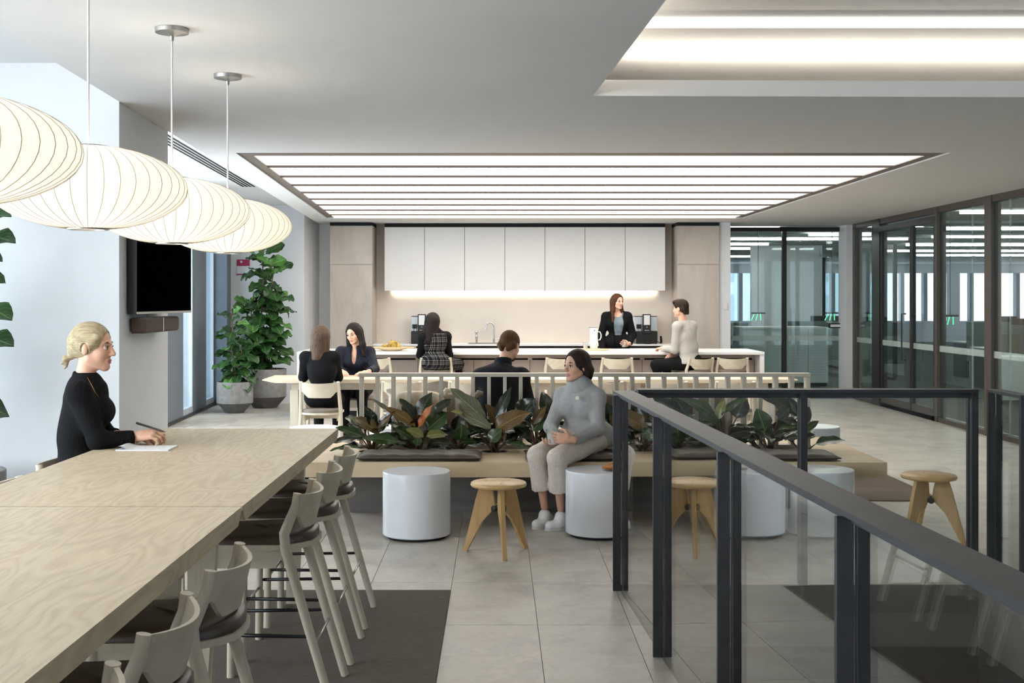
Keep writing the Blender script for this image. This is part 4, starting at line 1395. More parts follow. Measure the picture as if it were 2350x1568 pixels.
philodendron(-.95, 9.16, [(836, 1003, 772, 982, 26, 'ph_g', 9.02), (822, 1026, 756, 1030, 15, 'ph_g', 8.98, .0), (866, 994, 812, 955, 36, 'ph_b', 9.08), (864, 982, 836, 938, 26, 'ph_d'), (866, 992, 902, 945, 28, 'ph_d'), (868, 990, 897, 952, 14, 'ph_b', 9.05), (914, 1016, 836, 1000, 30, 'ph_g', 8.98), (828, 988, 797, 951, 20, 'ph_s', 9.18), (866, 1012, 905, 1020, 20, 'ph_g')], 'bronze and green philodendron at the left end of the screen', 1)
philodendron(-.62, 9.16, [(953, 978, 886, 930, 28, 'ph_b', 9.05), (898, 946, 852, 921, 13, 'ph_s', 9.1), (950, 965, 915, 914, 32, 'ph_d'), (957, 976, 986, 900, 44, 'ph_d', 9.2), (960, 982, 989, 928, 22, 'ph_o', 9.04), (996, 948, 1041, 915, 20, 'ph_d'), (980, 988, 1032, 953, 44, 'ph_g', 9.12), (972, 1004, 933, 985, 28, 'ph_y', 9.0), (978, 1002, 1030, 998, 24, 'ph_y', 9.0), (948, 1008, 905, 985, 34, 'ph_g', 9.08), (956, 1024, 960, 1000, 22, 'ph_g', 9.0)], 'philodendron with one upright orange leaf', 2)
philodendron(-.30, 9.16, [(1056, 1012, 1062, 975, 42, 'ph_g', 9.1), (1048, 1008, 1010, 985, 26, 'ph_d'), (1060, 1015, 1095, 1015, 22, 'ph_g', 9.05), (1046, 990, 1056, 950, 30, 'ph_d', 9.22), (1040, 1020, 985, 1018, 24, 'ph_d', 9.05)], 'low dark philodendron between the orange leaf and the open planting hole', 3, 7)
philodendron(-.02, 9.17, [(1116, 965, 1031, 900, 46, 'ph_s', 9.1), (1126, 984, 1050, 940, 32, 'ph_s', 9.02), (1112, 992, 1056, 948, 42, 'ph_g', 9.1), (1062, 950, 1036, 942, 14, 'ph_y', 9.0), (1136, 962, 1182, 895, 22, 'ph_d', 9.12), (1136, 990, 1212, 940, 42, 'ph_b', 9.05), (1126, 1014, 1150, 985, 34, 'ph_g', 9.0), (1140, 975, 1120, 930, 34, 'ph_b', 9.22)], 'philodendron with large pale leaves left of the seated woman', 4, 3)
philodendron(.30, 9.17, [(1224, 975, 1252, 930, 22, 'ph_b', 9.1), (1262, 950, 1238, 903, 30, 'ph_d', 9.15), (1196, 960, 1222, 912, 60, 'ph_d', 9.24), (1222, 990, 1264, 950, 36, 'ph_g', 9.1), (1214, 1000, 1172, 970, 44, 'ph_d', 9.12), (1208, 1024, 1172, 1022, 18, 'ph_g', 9.0), (1240, 1010, 1262, 985, 30, 'ph_d')], 'dark philodendron right behind the knees of the seated woman', 5, 6)
philodendron(.93, 9.17, [(1412, 1010, 1396, 925, 40, 'ph_d', 9.2), (1420, 990, 1402, 950, 30, 'ph_b'), (1440, 1005, 1470, 930, 40, 'ph_d'), (1430, 1010, 1462, 960, 40, 'ph_g'), (1440, 1000, 1500, 925, 34, 'ph_d')], 'dark philodendron behind the balustrade corner post', 6, 8)
philodendron(1.28, 9.17, [(1566, 955, 1503, 913, 42, 'ph_d'), (1578, 960, 1548, 907, 32, 'ph_d'), (1530, 1000, 1500, 950, 40, 'ph_g'), (1545, 1005, 1580, 960, 44, 'ph_d')], 'dark philodendron seen through the first balustrade panes', 7, 9)
philodendron(1.72, 9.17, [(1646, 964, 1568, 906, 30, 'ph_g', 9.05), (1650, 962, 1655, 916, 24, 'ph_y', 9.02), (1655, 950, 1736, 908, 18, 'ph_g', 9.0), (1690, 960, 1706, 912, 44, 'ph_d', 9.2), (1660, 985, 1610, 955, 36, 'ph_g'), (1670, 1000, 1720, 985, 40, 'ph_d')], 'philodendron with a yellow leaf behind the balustrade glass', 8, 7)
philodendron(2.06, 9.17, [(1756, 990, 1738, 940, 44, 'ph_g', 9.02), (1784, 965, 1812, 936, 28, 'ph_d', 9.02), (1836, 955, 1752, 916, 38, 'ph_d', 9.2), (1770, 1000, 1720, 980, 40, 'ph_g'), (1775, 995, 1815, 975, 34, 'ph_d')], 'philodendron left of the right end of the screen', 9, 7)
philodendron(2.33, 9.17, [(1832, 978, 1788, 986, 18, 'ph_g', 9.0), (1834, 975, 1786, 958, 22, 'ph_d', 9.0), (1846, 990, 1880, 966, 16, 'ph_g', 9.0), (1842, 975, 1866, 935, 22, 'ph_d'), (1836, 1005, 1800, 1010, 18, 'ph_g', 9.0), (1850, 1005, 1876, 1000, 16, 'ph_d', 9.0), (1836, 960, 1815, 908, 30, 'ph_d', 9.22)], 'small philodendron at the right end of the screen', 10, 3)
# ------------------------------------------------------------------ people: smooth-blended solids meshed on a grid
def V3(p): return np.array((p[0], p[1], p[2]), dtype=np.float32)

def cap(p, q, r1, r2=None, k=None, cut=None):
    p, q = V3(p), V3(q); r2 = r1 if r2 is None else r2
    lo = np.minimum(p - r1, q - r2); hi = np.maximum(p + r1, q + r2)
    ba = q - p; L2 = float(ba @ ba) + 1e-9
    def f(X, Y, Z):
        t = ((X - p[0]) * ba[0] + (Y - p[1]) * ba[1] + (Z - p[2]) * ba[2]) / L2
        t = np.clip(t, 0, 1)
        d = np.sqrt((X - p[0] - t * ba[0]) ** 2 + (Y - p[1] - t * ba[1]) ** 2 + (Z - p[2] - t * ba[2]) ** 2) - (r1 + (r2 - r1) * t)
        if cut is not None:
            c, n = V3(cut[0]), V3(cut[1])
            d = np.maximum(d, (X - c[0]) * n[0] + (Y - c[1]) * n[1] + (Z - c[2]) * n[2])
        return d
    return (f, lo, hi, k)

def ell(c, r, frame=None, k=None):
    """ellipsoid; frame = (right, forward, up) unit axes"""
    c = V3(c)
    A = np.eye(3, dtype=np.float32) if frame is None else np.array([list(a) for a in frame], dtype=np.float32)
    ext = np.sqrt(sum((A[i] * r[i]) ** 2 for i in range(3)))
    rm = min(r)
    def f(X, Y, Z):
        dx, dy, dz = X - c[0], Y - c[1], Z - c[2]
        u = [(A[i][0] * dx + A[i][1] * dy + A[i][2] * dz) / r[i] for i in range(3)]
        k0 = np.sqrt(u[0] ** 2 + u[1] ** 2 + u[2] ** 2)
        k1 = np.sqrt((u[0] / r[0]) ** 2 + (u[1] / r[1]) ** 2 + (u[2] / r[2]) ** 2) + 1e-6
        return k0 * (k0 - 1) / k1
    return (f, c - ext, c + ext, k)

def sdf_mesh(prims, res, k=.02, subs=(), planes=()):
    pad = 2.5 * res
    lo = np.min([p[1] for p in prims], axis=0) - pad; hi = np.max([p[2] for p in prims], axis=0) + pad
    n = np.ceil((hi - lo) / res).astype(int) + 1
    F = np.full(n, 1.0, dtype=np.float32)
    ax = [lo[i] + np.arange(n[i], dtype=np.float32) * res for i in range(3)]
    def region(a, b, m):
        i0 = np.clip(np.floor((a - m - lo) / res).astype(int), 0, n - 1)
        i1 = np.clip(np.ceil((b + m - lo) / res).astype(int) + 1, 1, n)
        sl = tuple(slice(i0[i], i1[i]) for i in range(3))
        return sl, ax[0][sl[0]][:, None, None], ax[1][sl[1]][None, :, None], ax[2][sl[2]][None, None, :]
    for f, a, b, kk in prims:
        kk = kk or k
        sl, X, Y, Z = region(a, b, kk + 2 * res)
        d = f(X, Y, Z)
        old = F[sl]
        h = np.clip(.5 + .5 * (old - d) / kk, 0, 1)
        F[sl] = old + (d - old) * h - kk * h * (1 - h)
    for f, a, b, kk in subs:
        kk = kk or .004
        sl, X, Y, Z = region(a, b, kk + 2 * res)
        d = -f(X, Y, Z)
        old = F[sl]
        h = np.clip(.5 - .5 * (old - d) / kk, 0, 1)
        F[sl] = old + (d - old) * h + kk * h * (1 - h)
    for c, nn in planes:
        F = np.maximum(F, (ax[0][:, None, None] - c[0]) * nn[0] + (ax[1][None, :, None] - c[1]) * nn[1] + (ax[2][None, None, :] - c[2]) * nn[2])
    S = F < 0
    cnt = np.zeros(n - 1, dtype=np.int8)
    for dx in (0, 1):
        for dy in (0, 1):
            for dz in (0, 1):
                cnt += S[dx:n[0] - 1 + dx, dy:n[1] - 1 + dy, dz:n[2] - 1 + dz]
    act = (cnt > 0) & (cnt < 8)
    I = np.argwhere(act)
    if len(I) == 0: return np.zeros((0, 3)), []
    idx = -np.ones(n - 1, dtype=np.int64)
    idx[tuple(I.T)] = np.arange(len(I))
    acc = np.zeros((len(I), 3), dtype=np.float64); w = np.zeros(len(I))
    co = [(a, b, c) for a in (0, 1) for b in (0, 1) for c in (0, 1)]
    for a in range(3):
        for c0 in co:
            if c0[a] == 1: continue
            c1 = list(c0); c1[a] = 1
            f0 = F[I[:, 0] + c0[0], I[:, 1] + c0[1], I[:, 2] + c0[2]]; f1 = F[I[:, 0] + c1[0], I[:, 1] + c1[1], I[:, 2] + c1[2]]
            m = (f0 < 0) != (f1 < 0)
            t = np.where(m, f0 / np.where(np.abs(f0 - f1) < 1e-9, 1, f0 - f1), 0)
            for q in range(3):
                acc[:, q] += np.where(m, c0[q] + (t if q == a else 0), 0)
            w += m
    verts = lo + (I + acc / np.maximum(w, 1)[:, None]) * res
    quads = []
    for a in range(3):
        b, c = (a + 1) % 3, (a + 2) % 3
        s0 = [slice(0, n[i]) for i in range(3)]; s1 = [slice(0, n[i]) for i in range(3)]
        s0[a] = slice(0, n[a] - 1); s1[a] = slice(1, n[a])
        for q in (b, c):
            s0[q] = slice(1, n[q] - 1); s1[q] = slice(1, n[q] - 1)
        A, B = S[tuple(s0)], S[tuple(s1)]
        E = np.argwhere(A != B)
        if len(E) == 0: continue
        E[:, b] += 1; E[:, c] += 1
        flip = S[tuple(E.T)]
        def cell(db, dc):
            P = E.copy(); P[:, b] -= db; P[:, c] -= dc
            return idx[tuple(P.T)]
        q = np.stack([cell(1, 1), cell(0, 1), cell(0, 0), cell(1, 0)], axis=1)
        q = np.where(flip[:, None], q, q[:, ::-1])
        quads.append(q[(q >= 0).all(axis=1)])
    return verts, np.concatenate(quads)

def np_mesh(name, pieces, mats):
    """pieces: list of (verts, quads, material_index_array_or_int)"""
    vs = []; fs = []; mi = []; o = 0
    for v, q, m in pieces:
        if len(v) == 0: continue
        vs.append(np.asarray(v)); fs.append(np.asarray(q) + o)
        mi.append(np.full(len(q), m) if np.isscalar(m) else m)
        o += len(v)
    vs = np.concatenate(vs); fs = np.concatenate(fs); mi = np.concatenate(mi)
    me = bpy.data.meshes.new(name)
    me.vertices.add(len(vs)); me.vertices.foreach_set('co', vs.astype(np.float32).ravel())
    me.loops.add(len(fs) * 4); me.loops.foreach_set('vertex_index', fs.astype(np.int32).ravel())
    me.polygons.add(len(fs)); me.polygons.foreach_set('loop_start', np.arange(len(fs), dtype=np.int32) * 4)
    for m in mats: me.materials.append(m)
    me.polygons.foreach_set('material_index', mi.astype(np.int32))
    me.polygons.foreach_set('use_smooth', np.ones(len(fs), dtype=bool))
    me.update(calc_edges=True); me.validate()
    return me

def ball_np(c, r, n=12, frame=None, sc=(1, 1, 1)):
    m = n
    vs = []; fs = []
    A = frame or (Vector((1, 0, 0)), Vector((0, 1, 0)), Vector((0, 0, 1)))
    for i in range(m + 1):
        t = math.pi * i / m
        for k in range(2 * n):
            a = math.pi * k / n
            p = (math.sin(t) * math.cos(a) * sc[0], -math.cos(t) * sc[1], math.sin(t) * math.sin(a) * sc[2])
            vs.append(Vector(c) + (A[0] * p[0] + A[1] * p[1] + A[2] * p[2]) * r)
    w = 2 * n
    for i in range(m):
        for k in range(w):
            fs.append((i * w + k, i * w + (k + 1) % w, (i + 1) * w + (k + 1) % w, (i + 1) * w + k))
    return np.array([tuple(v) for v in vs]), np.array(fs)

def m_skin(name, hexc):
    t = NT(name); c = srgb(hexc)
    n = t.noise(t.coord(), 18, 4)
    col = t.ramp(n, [(.3, mul(c, .93)), (.7, mul(c, 1.06))])
    b = t.bsdf(col, .5, 0, t.bump(t.noise(t.coord(), 260, 2), .06, .001), .35)
    b.inputs['Subsurface Weight'].default_value = .08
    b.inputs['Subsurface Radius'].default_value = (.01, .004, .002)
    return t.m
def m_hair(name, dark, light, rough=.42, ax=2):
    t = NT(name)
    sa, sb2 = [55, 55, 55], [160, 160, 160]; sa[ax] = 4; sb2[ax] = 8
    n = t.noise(t.coord(tuple(sa)), 1.6, 4, .6, .3)
    n2 = t.noise(t.coord(tuple(sb2)), 1.6, 3, .6)
    f = t.math('ADD', t.math('MULTIPLY', n, .6), t.math('MULTIPLY', n2, .4))
    t.bsdf(t.ramp(f, [(.32, srgb(dark)), (.68, srgb(light))]), rough + .16, 0, t.bump(f, .9, .006), .14)
    return t.m
def m_cloth(name, hexc, var=.08, weave=380, rough=.9, wr=14, wb=.5):
    t = NT(name); c = srgb(hexc)
    n = t.noise(t.coord(), 60, 3)
    wv = t.noise(t.coord((1, 1, 1)), weave, 2)
    wrn = t.noise(t.coord((1, 1, .55)), wr, 3, .5, .6)
    h = t.math('ADD', t.math('MULTIPLY', wv, .15), wrn)
    t.bsdf(t.ramp(n, [(.3, mul(c, 1 - var)), (.7, mul(c, 1 + var))]), rough, 0, t.bump(h, wb, .02), .15)
    return t.m
def m_rib(name, hexc, freq, axis='z', depth=.5):
    t = NT(name); c = srgb(hexc)
    wv = t.n('ShaderNodeTexWave', wave_type='BANDS', bands_direction=axis.upper())
    wv.inputs['Scale'].default_value = freq; wv.inputs['Distortion'].default_value = .6; wv.inputs['Detail Scale'].default_value = 1.0
    t.l(t.coord(), wv.inputs['Vector'])
    n = t.noise(t.coord((1, 1, .6)), 12, 3)
    h = t.math('ADD', t.math('MULTIPLY', wv.outputs['Fac'], .2), n)
    t.bsdf(t.ramp(t.noise(t.coord(), 60, 2), [(.3, mul(c, .93)), (.7, mul(c, 1.06))]), .9, 0, t.bump(h, depth, .015), .15)
    return t.m
def m_plaid(name):
    t = NT(name)
    sep = t.n('ShaderNodeSeparateXYZ'); t.l(t.coord((1, 1, 1)), sep.inputs[0])
    def band(o, freq, lo, ph=0.0):
        return t.math('LESS_THAN', t.math('PINGPONG', t.math('ADD', t.math('MULTIPLY', o, freq), ph), .5), lo)
    xw = t.math('ADD', sep.outputs[0], t.math('MULTIPLY', sep.outputs[1], .9))
    a = t.math('ADD', band(xw, 20, .055), t.math('MULTIPLY', band(xw, 10, .05, .3), .5))
    b = t.math('ADD', band(sep.outputs[2], 20, .055), t.math('MULTIPLY', band(sep.outputs[2], 10, .05, .3), .5))
    f = t.math('MULTIPLY', t.math('ADD', a, b), .5)
    t.bsdf(t.ramp(f, [(0, srgb('#111115')), (.5, srgb('#5f5c59')), (1.0, srgb('#b9b3ac'))]), .85, 0, t.bump(t.noise(t.coord(), 16, 3), .4, .02), .15)
    return t.m
M['skin_f'] = m_skin('skin_fair', '#d9ab92')
M['skin_m'] = m_skin('skin_mid', '#cd9f88')
M['lip'] = m_plain('lip', '#b4786c', .4, var=.04)
M['eye_w'] = m_plain('eye_white', '#b3a8a0', .2, var=.01)
M['iris'] = m_plain('iris', '#3a2c22', .15, var=.1)
M['teeth'] = m_plain('teeth', '#e2ddd2', .25, var=.01)
HB = m_hair('blonde_hair', '#857355', '#cbbc9a', ax=0)
HD = m_hair('dark_brown_hair', '#1b1411', '#3b2b22')
HK = m_hair('black_hair', '#141010', '#2c2320')
HA = m_hair('ash_brown_hair', '#2f2620', '#6b5746')
HM = m_hair('chestnut_hair', '#2c1b12', '#5c3b25')
HR = m_hair('short_auburn_hair', '#3c2a1c', '#664930', .6)

def frame_of(fwd, up=(0, 0, 1)):
    f = Vector(fwd).normalized()
    u = Vector(up); u = (u - f * u.dot(f)).normalized()
    return (f.cross(u), f, u)

def head_prims(c, fr, s=1.0, male=False, open_mouth=False):
    def w(x, y, z): return Vector(c) + (fr[0] * x + fr[1] * y + fr[2] * z) * s
    j = 1.12 if male else 1.0
    P = [ell(w(0, -.012, .028), (.074 * s, .094 * s, .086 * s), fr), ell(w(0, .026, -.030), (.058 * s * j, .060 * s, .078 * s), fr, .02),
         cap(w(-.048 * j, .002, -.055), w(-.014, .062, -.092), .017 * s, .016 * s, .02), cap(w(.048 * j, .002, -.055), w(.014, .062, -.092), .017 * s, .016 * s, .02),
         ell(w(0, .064, -.094), (.021 * s * j, .019 * s, .017 * s), fr, .015),
         cap(w(0, .084, .012), w(0, .104, -.030), .007 * s, .0105 * s, .012), ell(w(-.011, .094, -.034), (.008 * s, .009 * s, .007 * s), fr, .006), ell(w(.011, .094, -.034), (.008 * s, .009 * s, .007 * s), fr, .006),
         cap(w(-.012, .080, .022), w(-.046, .062, .020), .010 * s, .008 * s, .012), cap(w(.012, .080, .022), w(.046, .062, .020), .010 * s, .008 * s, .012),
         ell(w(-.036, .052, -.028), (.024 * s, .024 * s, .022 * s), fr, .02), ell(w(.036, .052, -.028), (.024 * s, .024 * s, .022 * s), fr, .02),
         ell(w(0, .082, -.060), (.024 * s, .011 * s, .0060 * s), fr, .006), ell(w(0, .080, -.0715), (.020 * s, .011 * s, .0070 * s), fr, .006)]
    for q in (-1, 1):
        P.append(ell(w(q * .074, -.010, -.010), (.008 * s, .016 * s, .027 * s), fr, .006))
    subs = [ell(w(-.031, .094, -.001), (.017 * s, .016 * s, .010 * s), fr, .010), ell(w(.031, .094, -.001), (.017 * s, .016 * s, .010 * s), fr, .010),
            ell(w(0, .099, -.0658), (.021 * s, .010 * s, .0014 * s), fr, .003)]
    return P, subs

def hand_prims(wrist, d, n, side, curl=(.5, .6, .6, .6), thumb=.5, s=1.0, spread=.10, base_curl=.3):
    """wrist, direction of the fingers d, palm normal n (towards the palm side); side +1 if the thumb lies on d x n."""
    d = Vector(d).normalized(); n = Vector(n); n = (n - d * n.dot(d)).normalized()
    t = d.cross(n) * side
    wv = Vector(wrist)
    P = [cap(wv - d * .02, wv + d * .03, .024 * s, .026 * s), ell(wv + d * .055 * s, (.037 * s, .045 * s, .0155 * s), (t, d, n), .012)]
    lens = (.075, .085, .079, .062)
    for i in range(4):
        o = (.030 - .0195 * i) * s
        k = wv + d * (.090 - .006 * abs(i - 1.2)) * s + t * o
        P.append(cap(wv + d * .03 + t * o * .7, k, .0115 * s, .0098 * s, .010))
        a = base_curl + curl[i] * .45
        dr = (d + t * spread * (1.3 - i) * .6).normalized()
        p = k
        L = lens[i] * s
        for q, (fr_, rr) in enumerate(((.45, .0088), (.31, .0078), (.24, .0070))):
            v = dr * math.cos(a) + n * math.sin(a)
            e = p + v * L * fr_
            P.append(cap(p, e, rr * s + .0006, rr * s - .0004, .005))
            p = e; a += curl[i] * .9
    b = wv + d * .022 * s + t * .022 * s + n * .006
    v1 = (d * .55 + t * .75 + n * (.2 + thumb * .5)).normalized()
    v2 = (d * .85 + t * (.35 - thumb * .5) + n * (.2 + thumb * .6)).normalized()
    m1 = b + v1 * .042 * s; m2 = m1 + v2 * .030 * s; m3 = m2 + (v2 + d * .2 - t * thumb * .3).normalized() * .024 * s
    P += [cap(b, m1, .0145 * s, .0115 * s, .012), cap(m1, m2, .0105 * s, .0095 * s, .005), cap(m2, m3, .0095 * s, .0078 * s, .005)]
    return P

def torso_prims(J, g=0.0, fem=True, collar=.55, wide=1.0):
    pel, nk = Vector(J['pelvis']), Vector(J['neck'])
    right = (Vector(J['sh_r']) - Vector(J['sh_l'])).normalized()
    hr = (Vector(J['hip_r']) - Vector(J['hip_l'])).normalized()
    sp = Vector(J.get('spine', pel.lerp(nk, .5)))
    ch = Vector(J.get('chest', pel.lerp(nk, .68)))
    up = (nk - sp).normalized(); fw = up.cross(right).normalized()
    up2 = (sp - pel).normalized(); fw2 = up2.cross(hr).normalized()
    fr = (right, fw, up); fr2 = (hr, fw2, up2)
    hw = (Vector(J['sh_r']) - Vector(J['sh_l'])).length / 2
    P = [ell(ch, ((hw * .86) * wide + g, .098 + g, .150 + g), fr), cap(Vector(J['sh_l']), Vector(J['sh_r']), .047 + g, None, .06),
         ell(sp, ((.128 if fem else .145) * wide + g, .092 + g, .13 + g), fr, .06), ell(pel, (.165 * wide + g, .122 + g, .115 + g), fr2, .05),
         cap(ch + up * .08, (ch + up * .08).lerp(nk, collar), .075 + g, (.075 + (.052 - .075) * collar) + g * .6, .05)]
    if fem and J.get('bust', True):
        for q in (-1, 1):
            P.append(ell(ch + right * q * .068 + fw * .075 - up * .02, (.062 + g, .055 + g, .062 + g), fr, .035))
    return P

def arm(J, s, g=0.0, r=(.047, .038, .034, .026), upto=1.0, k=.03):
    sh, el, wr = Vector(J['sh_' + s]), Vector(J['el_' + s]), Vector(J['wr_' + s])
    e = el.lerp(wr, upto)
    d = (wr - el).normalized()
    return [cap(sh, el, r[0] + g, r[1] + g, k), cap(el, e + d * .03, r[2] + g, r[3] + g + .002, k, cut=(e, d))]
def leg(J, s, g=0.0, r=(.085, .056, .052, .034), k=.04):
    hp, kn, an = Vector(J['hip_' + s]), Vector(J['kn_' + s]), Vector(J['an_' + s])
    return [cap(hp, kn, r[0] + g, r[1] + g, k), cap(kn, an, r[2] + g, r[3] + g, k)]

def person(name_label, J, head, hands, clothes, hair, skin='skin_f', male=False, res=.010, hres=.0045, brow=None, feet=True, smile=False, extra=()):
    """Body mesh with child garments and hair. head = (centre, forward, up, scale)."""
    root = Vector((J['pelvis'][0], J['pelvis'][1], 0.0))
    pieces = []
    c, fw, up, s = head
    fr = frame_of(fw, up)
    HP, subs = head_prims(c, fr, s, male)
    nk = Vector(J['neck'])
    hb = Vector(c) + (fr[1] * -.018 + fr[2] * -.05) * s
    neck = [cap(nk, hb, .054 if male else .047, .050 if male else .043, .02)]
    body = torso_prims(J, -.012, not male, 1.0)
    for q in 'lr':
        body += arm(J, q, -.002) + leg(J, q, -.008)
        if feet and 'toe_' + q in J and not any(c_[0] == 'shoe' for c_ in clothes):
            an, to = Vector(J['an_' + q]), Vector(J['toe_' + q])
            body += [cap(an, to + (an - to) * .25, .03, .026), cap(an + (an - to) * .2 - Vector((0, 0, .04)), to, .026, .022)]
    v, q = sdf_mesh(body + neck, res, .03)
    pieces.append((v, q, 0))
    v, q = sdf_mesh(HP + neck, hres, .018, subs)
    # lips get their own colour
    loc = (v - V3(c)) / s
    A = np.array([list(a) for a in fr])
    L = loc @ A.T
    cen = L[q].mean(axis=1)
    lips = ((cen[:, 0] / .024) ** 2 + ((cen[:, 2] + .0655) / .0125) ** 2 < 1) & (cen[:, 1] > .078)
    pieces.append((v, q, np.where(lips, 1, 0)))
    def w(x, y, z): return Vector(c) + (fr[0] * x + fr[1] * y + fr[2] * z) * s
    for e in (-1, 1):
        ec = w(e * .031, .0738, -.001)
        v, q = ball_np(ec, .0125 * s, 10, fr)
        g = ((v - V3(ec)) / (.0125 * s)) @ A.T
        fz = g[q].mean(axis=1)
        look = fz[:, 1] > .80
        pieces.append((v, q, np.where(look, 3, 2)))
        bq = [cap(w(e * .014, .086, .0215), w(e * .030, .083, .0255), .0034 * s, .0032 * s), cap(w(e * .030, .083, .0255), w(e * .047, .068, .0205), .0032 * s, .0018 * s)]
        v, q = sdf_mesh(bq, .0025, .004)
        pieces.append((v, q, 4))
        lid = [cap(w(e * .019, .0845, .0035), w(e * .031, .0885, .0080), .0019 * s), cap(w(e * .031, .0875, .0080), w(e * .044, .0785, .0035), .0019 * s)]
        v, q = sdf_mesh(lid, .0022, .004)
        pieces.append((v, q, 4))
    if smile:
        v, q = sdf_mesh([ell(w(0, .086, -.0655), (.017 * s, .007 * s, .0042 * s), fr)], .0025, .004)
        pieces.append((v, q, 5))
    for hp in hands:
        v, q = sdf_mesh(hp, min(hres, .0042), .008)
        pieces.append((v, q, 0))
    me = np_mesh('person', [(np.asarray(v) - V3(root), q, m) for v, q, m in pieces], [M[skin], M['lip'], M['eye_w'], M['iris'], brow or hair[0][3] if hair else M['iris'], M['teeth']])
    o = link_mesh('person', me, None, root)
    tag(o, name_label, 'person')
    for nm, prims, kw, mat in list(clothes) + list(hair):
        kw = dict(kw)
        rr = kw.pop('res', res)
        v, q = sdf_mesh(prims, rr, **kw)
        link_mesh(nm, np_mesh(nm, [(v - V3(root), q, 0)], [mat]), o)
    return o, fr, w

def hair_cap(c, fr, s=1.0, back=.012, grow=.012, hairline=.045, part=0.0):
    def w(x, y, z): return Vector(c) + (fr[0] * x + fr[1] * y + fr[2] * z) * s
    P = [ell(w(0, -.016, .030), ((.074 + grow) * s, (.094 + grow) * s, (.086 + grow) * s), fr)]
    # open the face: everything in front of the hairline below the forehead
    S = [ell(w(0, .106, -.032), (.076 * s, .084 * s, .117 * s), fr, .006)]
    return P, S, w

def shoe(an, toe, mat_s=None):
    an, toe = Vector(an), Vector(toe)
    d = (toe - an); d.z = 0; d.normalize()
    heel = Vector((an.x, an.y, .035)) - d * .045
    tp = Vector((toe.x, toe.y, .032))
    return [cap(heel, heel.lerp(tp, .5), .034, .036), cap(heel.lerp(tp, .5), tp, .040, .034), cap(Vector((an.x, an.y, .088)), heel.lerp(tp, .42) + Vector((0, 0, .022)), .038, .038), cap(Vector((an.x, an.y, .088)), heel + Vector((0, 0, .03)), .038, .034)]
UPZ = (0, 0, 1)
def keep_above(z): return ((0, 0, z), (0, 0, -1))
BLK = m_rib('black_ribbed_knit', '#141416', 55, 'x', .6)
BLK2 = m_cloth('black_cotton', '#131315')
NAVY = m_cloth('navy_silk', '#191b27', .08, 380, .6)
CHAR = m_cloth('black_overshirt', '#1c1d22', .1, 300, .85)
GREY = m_cloth('grey_wool_jumper', '#a5a4a2', .07, 420, .95, 9, .6)
CREAM = m_rib('cream_ribbed_cotton', '#d8ccc0', 95, 'z', .5)
OFFW = m_cloth('oatmeal_jumper', '#b4afa8', .05, 420, .95, 11, .6)
TROU = m_cloth('black_trousers', '#121214')
BLUE = m_cloth('grey_blue_tee', '#7d8a90', .04)
GOLD = m_plain('gold_chain', '#b99048', .3, 1.0)

# ---- blonde woman writing at the high table
Y = 5.8
J = dict(pelvis=(-1.985, Y, .785), spine=pt(180, 1000, Y), chest=pt(196, 932, Y), neck=pt(194, 874, Y), sh_r=pt(182, 902, 5.66), sh_l=pt(198, 902, 5.94),
         el_r=pt(224, 1012, 5.66), wr_r=pt(308, 1005, 5.76), el_l=pt(240, 998, 5.99), wr_l=pt(300, 1004, 5.86),
         hip_r=(-1.975, 5.71, .765), hip_l=(-1.975, 5.89, .765), kn_r=(-1.57, 5.70, .735), kn_l=(-1.57, 5.88, .735), an_r=(-1.66, 5.70, .35), an_l=(-1.66, 5.88, .35), toe_r=(-1.50, 5.70, .30), toe_l=(-1.50, 5.88, .30))
c = pt(213, 797, Y); fw = (1, -.06, -.03); fr = frame_of(fw, (0, 0, 1))
P, S, w = hair_cap(c, fr, 1.0, grow=.008)
hp = P + [cap(w(0, -.075, .0), w(0, -.108, -.048), .050, .018, .03),
          cap(w(.065, .045, .045), w(.074, -.01, -.005), .016, .02, .02), cap(w(-.065, .045, .045), w(-.074, -.01, -.005), .016, .02, .02)]
tail = [cap(w(0, -.112, -.052), w(0, -.130, -.058), .015, .013), cap(w(0, -.130, -.058), w(0, -.128, -.095), .016, .008), cap(w(.006, -.130, -.060), w(.01, -.148, -.085), .010, .004), cap(w(-.006, -.128, -.060), w(-.008, -.138, -.108), .010, .004)]
ears = [ell(w(q * .085, -.008, -.008), (.028, .019, .030), fr, .006) for q in (-1, 1)]
hr_ = hand_prims(J['wr_r'] + Vector((.005, 0, .004)), (1, .02, .20), (.15, .45, -.85), 1, (.62, .75, .85, .9), .55)
hl_ = hand_prims(J['wr_l'], (1, -.25, .0), (0, .1, -1), -1, (.3, .3, .3, .35), .2)
top = torso_prims(J, .006) + arm(J, 'r', .008, upto=.97) + arm(J, 'l', .008, upto=.45)
o, fr_, _ = person('blonde woman in a black ribbed top writing at the high table', J, (c, fw, UPZ, 1.0), [hr_, hl_],
    [('top', top, dict(res=.009, k=.03, planes=[keep_above(.735)]), BLK),
     ('collar', [cap(pt(189, 888, Y), pt(198, 850, Y), .062, .056)], dict(res=.006, planes=[(pt(198, 858, Y), Vector((.25, 0, 1)).normalized())]), BLK),
     ('trousers', [ell(J['pelvis'], (.128, .172, .125))] + leg(J, 'r', .004) + leg(J, 'l', .004), dict(res=.012, k=.04), TROU)],
    [('hair', hp, dict(res=.0045, k=.02, subs=S + ears), HB), ('ponytail', tail, dict(res=.0035, k=.012), HB)], brow=HA, hres=.0034)
nk = MB().tube([pt(200, 866, 5.735), pt(208, 880, 5.68), pt(218, 900, 5.67), pt(229, 914, 5.72), pt(233, 908, 5.77), pt(222, 884, 5.80)], .0013, 5)
nk.v = [tuple(Vector(p) - o.location) for p in nk.v]
nk.build('necklace', GOLD, o, True)

